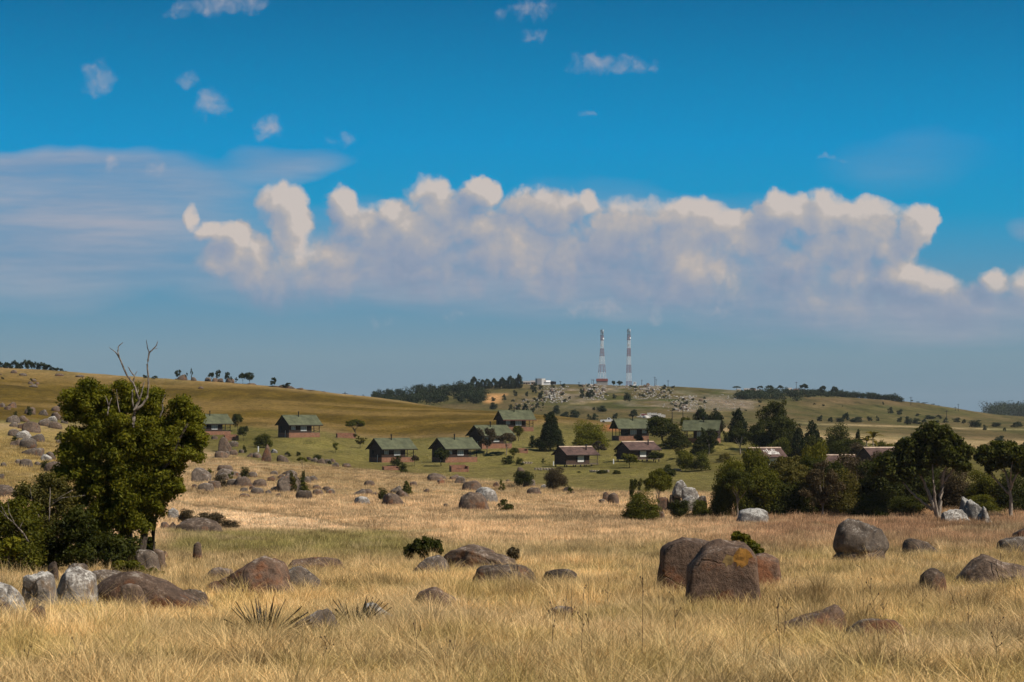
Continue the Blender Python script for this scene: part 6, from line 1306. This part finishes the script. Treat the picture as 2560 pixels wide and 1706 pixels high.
for x in (-1.57, 1.57):
    for yy in (-.86, .66):
        wl = MB().tube([(x, yy, .36), (x, yy+.2, .36)], .37, 16).build('wheel', M['rubber'], e); MB().tube([(x, yy-.01, .36), (x, yy+.21, .36)], .2, 10).build('rim', M['steel'], wl)
for yy in (-.66, .46): MB().box(2.44, 2.56, yy, yy+.2, .72, .88).build('headlight', M['glass'], e)
for yy in (-.80, .66): MB().box(-2.58, -2.5, yy, yy+.14, .75, 1.05).build('tail_light', M['mast_red'], e)
MB().box(2.5, 2.62, -.8, .8, .42, .6).build('front_bumper', M['steel'], e); MB().box(-2.66, -2.54, -.8, .8, .42, .58).build('rear_bumper', M['steel'], e)
# ------------------------------------------------------------------ strap leaved plants and dry stalks in the near grass
def strap_plant(u, v, n, L, label, seed, up=.5):
    rr = random.Random(seed); p = P(u, v+14); e = empty('strap_leaved_plant', p, 0, 1, label, 'plant', 'strap leaved plants in the near grass')
    for i in range(n):
        a = rr.uniform(0, 6.28); l = L*rr.uniform(.6, 1.1); el = rr.uniform(up, 1.35); V = []; Fc = []; w = .042*rr.uniform(.8, 1.3); r0 = rr.uniform(0, .16)
        for k in range(6):
            q = k/5; r = r0+l*q*math.cos(el); z = l*q*math.sin(el)-l*.12*q*q; c = Vector((r*math.cos(a), r*math.sin(a), z)); s_ = Vector((-math.sin(a), math.cos(a), 0))*w*(1-q*.92); V += [c-s_, c+Vector((0, 0, -w*.5)), c+s_]
            if k: b0 = 3*(k-1); Fc += [(b0, b0+1, b0+4, b0+3), (b0+1, b0+2, b0+5, b0+4)]
        put('leaf', mesh_np('leaf', [tuple(x) for x in V], Fc, [M['strap_leaf']], True), e)
strap_plant(660, 1592, 70, 1.0, 'dark strap leaved plant with reddish tips beside the tilted slab', 1, .25)
strap_plant(892, 1565, 40, .85, 'smaller upright strap leaved plant beside the flat pale slab', 2, .75)
strap_plant(1240, 1462, 22, .55, 'yellowish strap leaved clump in front of the flat topped boulder', 3, .6)
def stalk(u, v0, v1, label, group, lean=0, heads=3, seed=0):
    rr = random.Random(seed+int(u)); p = P(u, v1, 17); H = (v1-v0)*p.y/F; H = max(H, .5); o = MB()
    pts = [(lean*q*q*H*.2+rr.uniform(-.008, .008), 0, H*q) for q in [i/8 for i in range(9)]]; pts[0] = (0, 0, -.1); o.tube(pts, [.0055-.0035*i/8 for i in range(9)], 5)
    for i in range(heads):
        q = rr.uniform(.45, .98); k = int(q*8); b0 = Vector(pts[k]); dx = rr.choice((-1, 1))*rr.uniform(.03, .10); tip = b0+Vector((dx, rr.uniform(-.04, .04), rr.uniform(.06, .16))); o.tube([b0, tip], [.004, .003], 4); o.tube([tip-Vector((0,0,.012)), tip, tip+Vector((0,0,.018))], [.004, .011, .004], 5)
    ob = o.build('weed_stalk', M['stalk'], None, True); ob.location = p; ob.rotation_euler = (rr.uniform(-.05,.05), lean*.08, rr.uniform(0, 6.28)); tag(ob, label, 'weed', group)
for i, u in enumerate([1410, 1432, 1474, 1516, 1605, 1690, 1380, 1455]): stalk(u, [1440,1455,1420,1440,1395,1440,1500,1470][i], [1600,1620,1640,1560,1690,1650,1680,1700][i], 'thin dark dry stalk in the tussocks between the centre and the big boulders', 'dry stalks between the boulders', [.3,-.3,.1,.2,-.1,.2,.5,-.4][i])
for i, u in enumerate([2160, 2205, 2212, 2305, 2380, 2420, 2512, 2542, 2490]): stalk(u, [1400,1440,1480,1470,1480,1500,1380,1400,1520][i], [1560,1690,1600,1560,1560,1600,1530,1550,1680][i], 'thin dark dry stalk with seed heads in the grass below the right hand boulders', 'dry stalks below the right boulders', [.2,.6,-.2,.1,.1,-.2,.4,-.3,.2][i], 4)
for i, u in enumerate([65, 190, 800, 815, 1045, 1125, 1128]): stalk(u, [1560,1610,1620,1600,1540,1590,1600][i], [1690,1700,1690,1680,1690,1700,1706][i], 'bent dark stalk in the foreground grass before the rust red boulder and slabs', 'dry stalks in the foreground grass', [.6,-.5,.8,-.6,.3,-.3,.4][i], 2)
for i, u in enumerate([1958, 1950, 1840, 1990]): stalk(u, [1430,1500,1500,1420][i], [1640,1700,1600,1560][i], 'tall dark stalk rising beside the three big boulders', 'dry stalks beside the big boulders', [.3,-.4,.1,.2][i], 3)
# ------------------------------------------------------------------ the air: thin even haze round camera and land
def build_haze():
    m = bpy.data.materials.new('haze'); m.use_nodes = True; n = N(m.node_tree); m.node_tree.nodes.clear()
    out = n.new('ShaderNodeOutputMaterial'); pv = n.new('ShaderNodeVolumePrincipled'); pv.inputs['Color'].default_value = (.80, .87, .95, 1)
    pv.inputs['Density'].default_value = 0.00004; pv.inputs['Anisotropy'].default_value = 0.0
    n.l.new(pv.outputs[0], out.inputs['Volume'])
    o = MB().box(-5200, 5200, -60, 7200, -90, 78).build('haze', m); tag(o, 'thin pale haze lying over the whole landscape', 'haze', None, 'stuff')
build_haze()
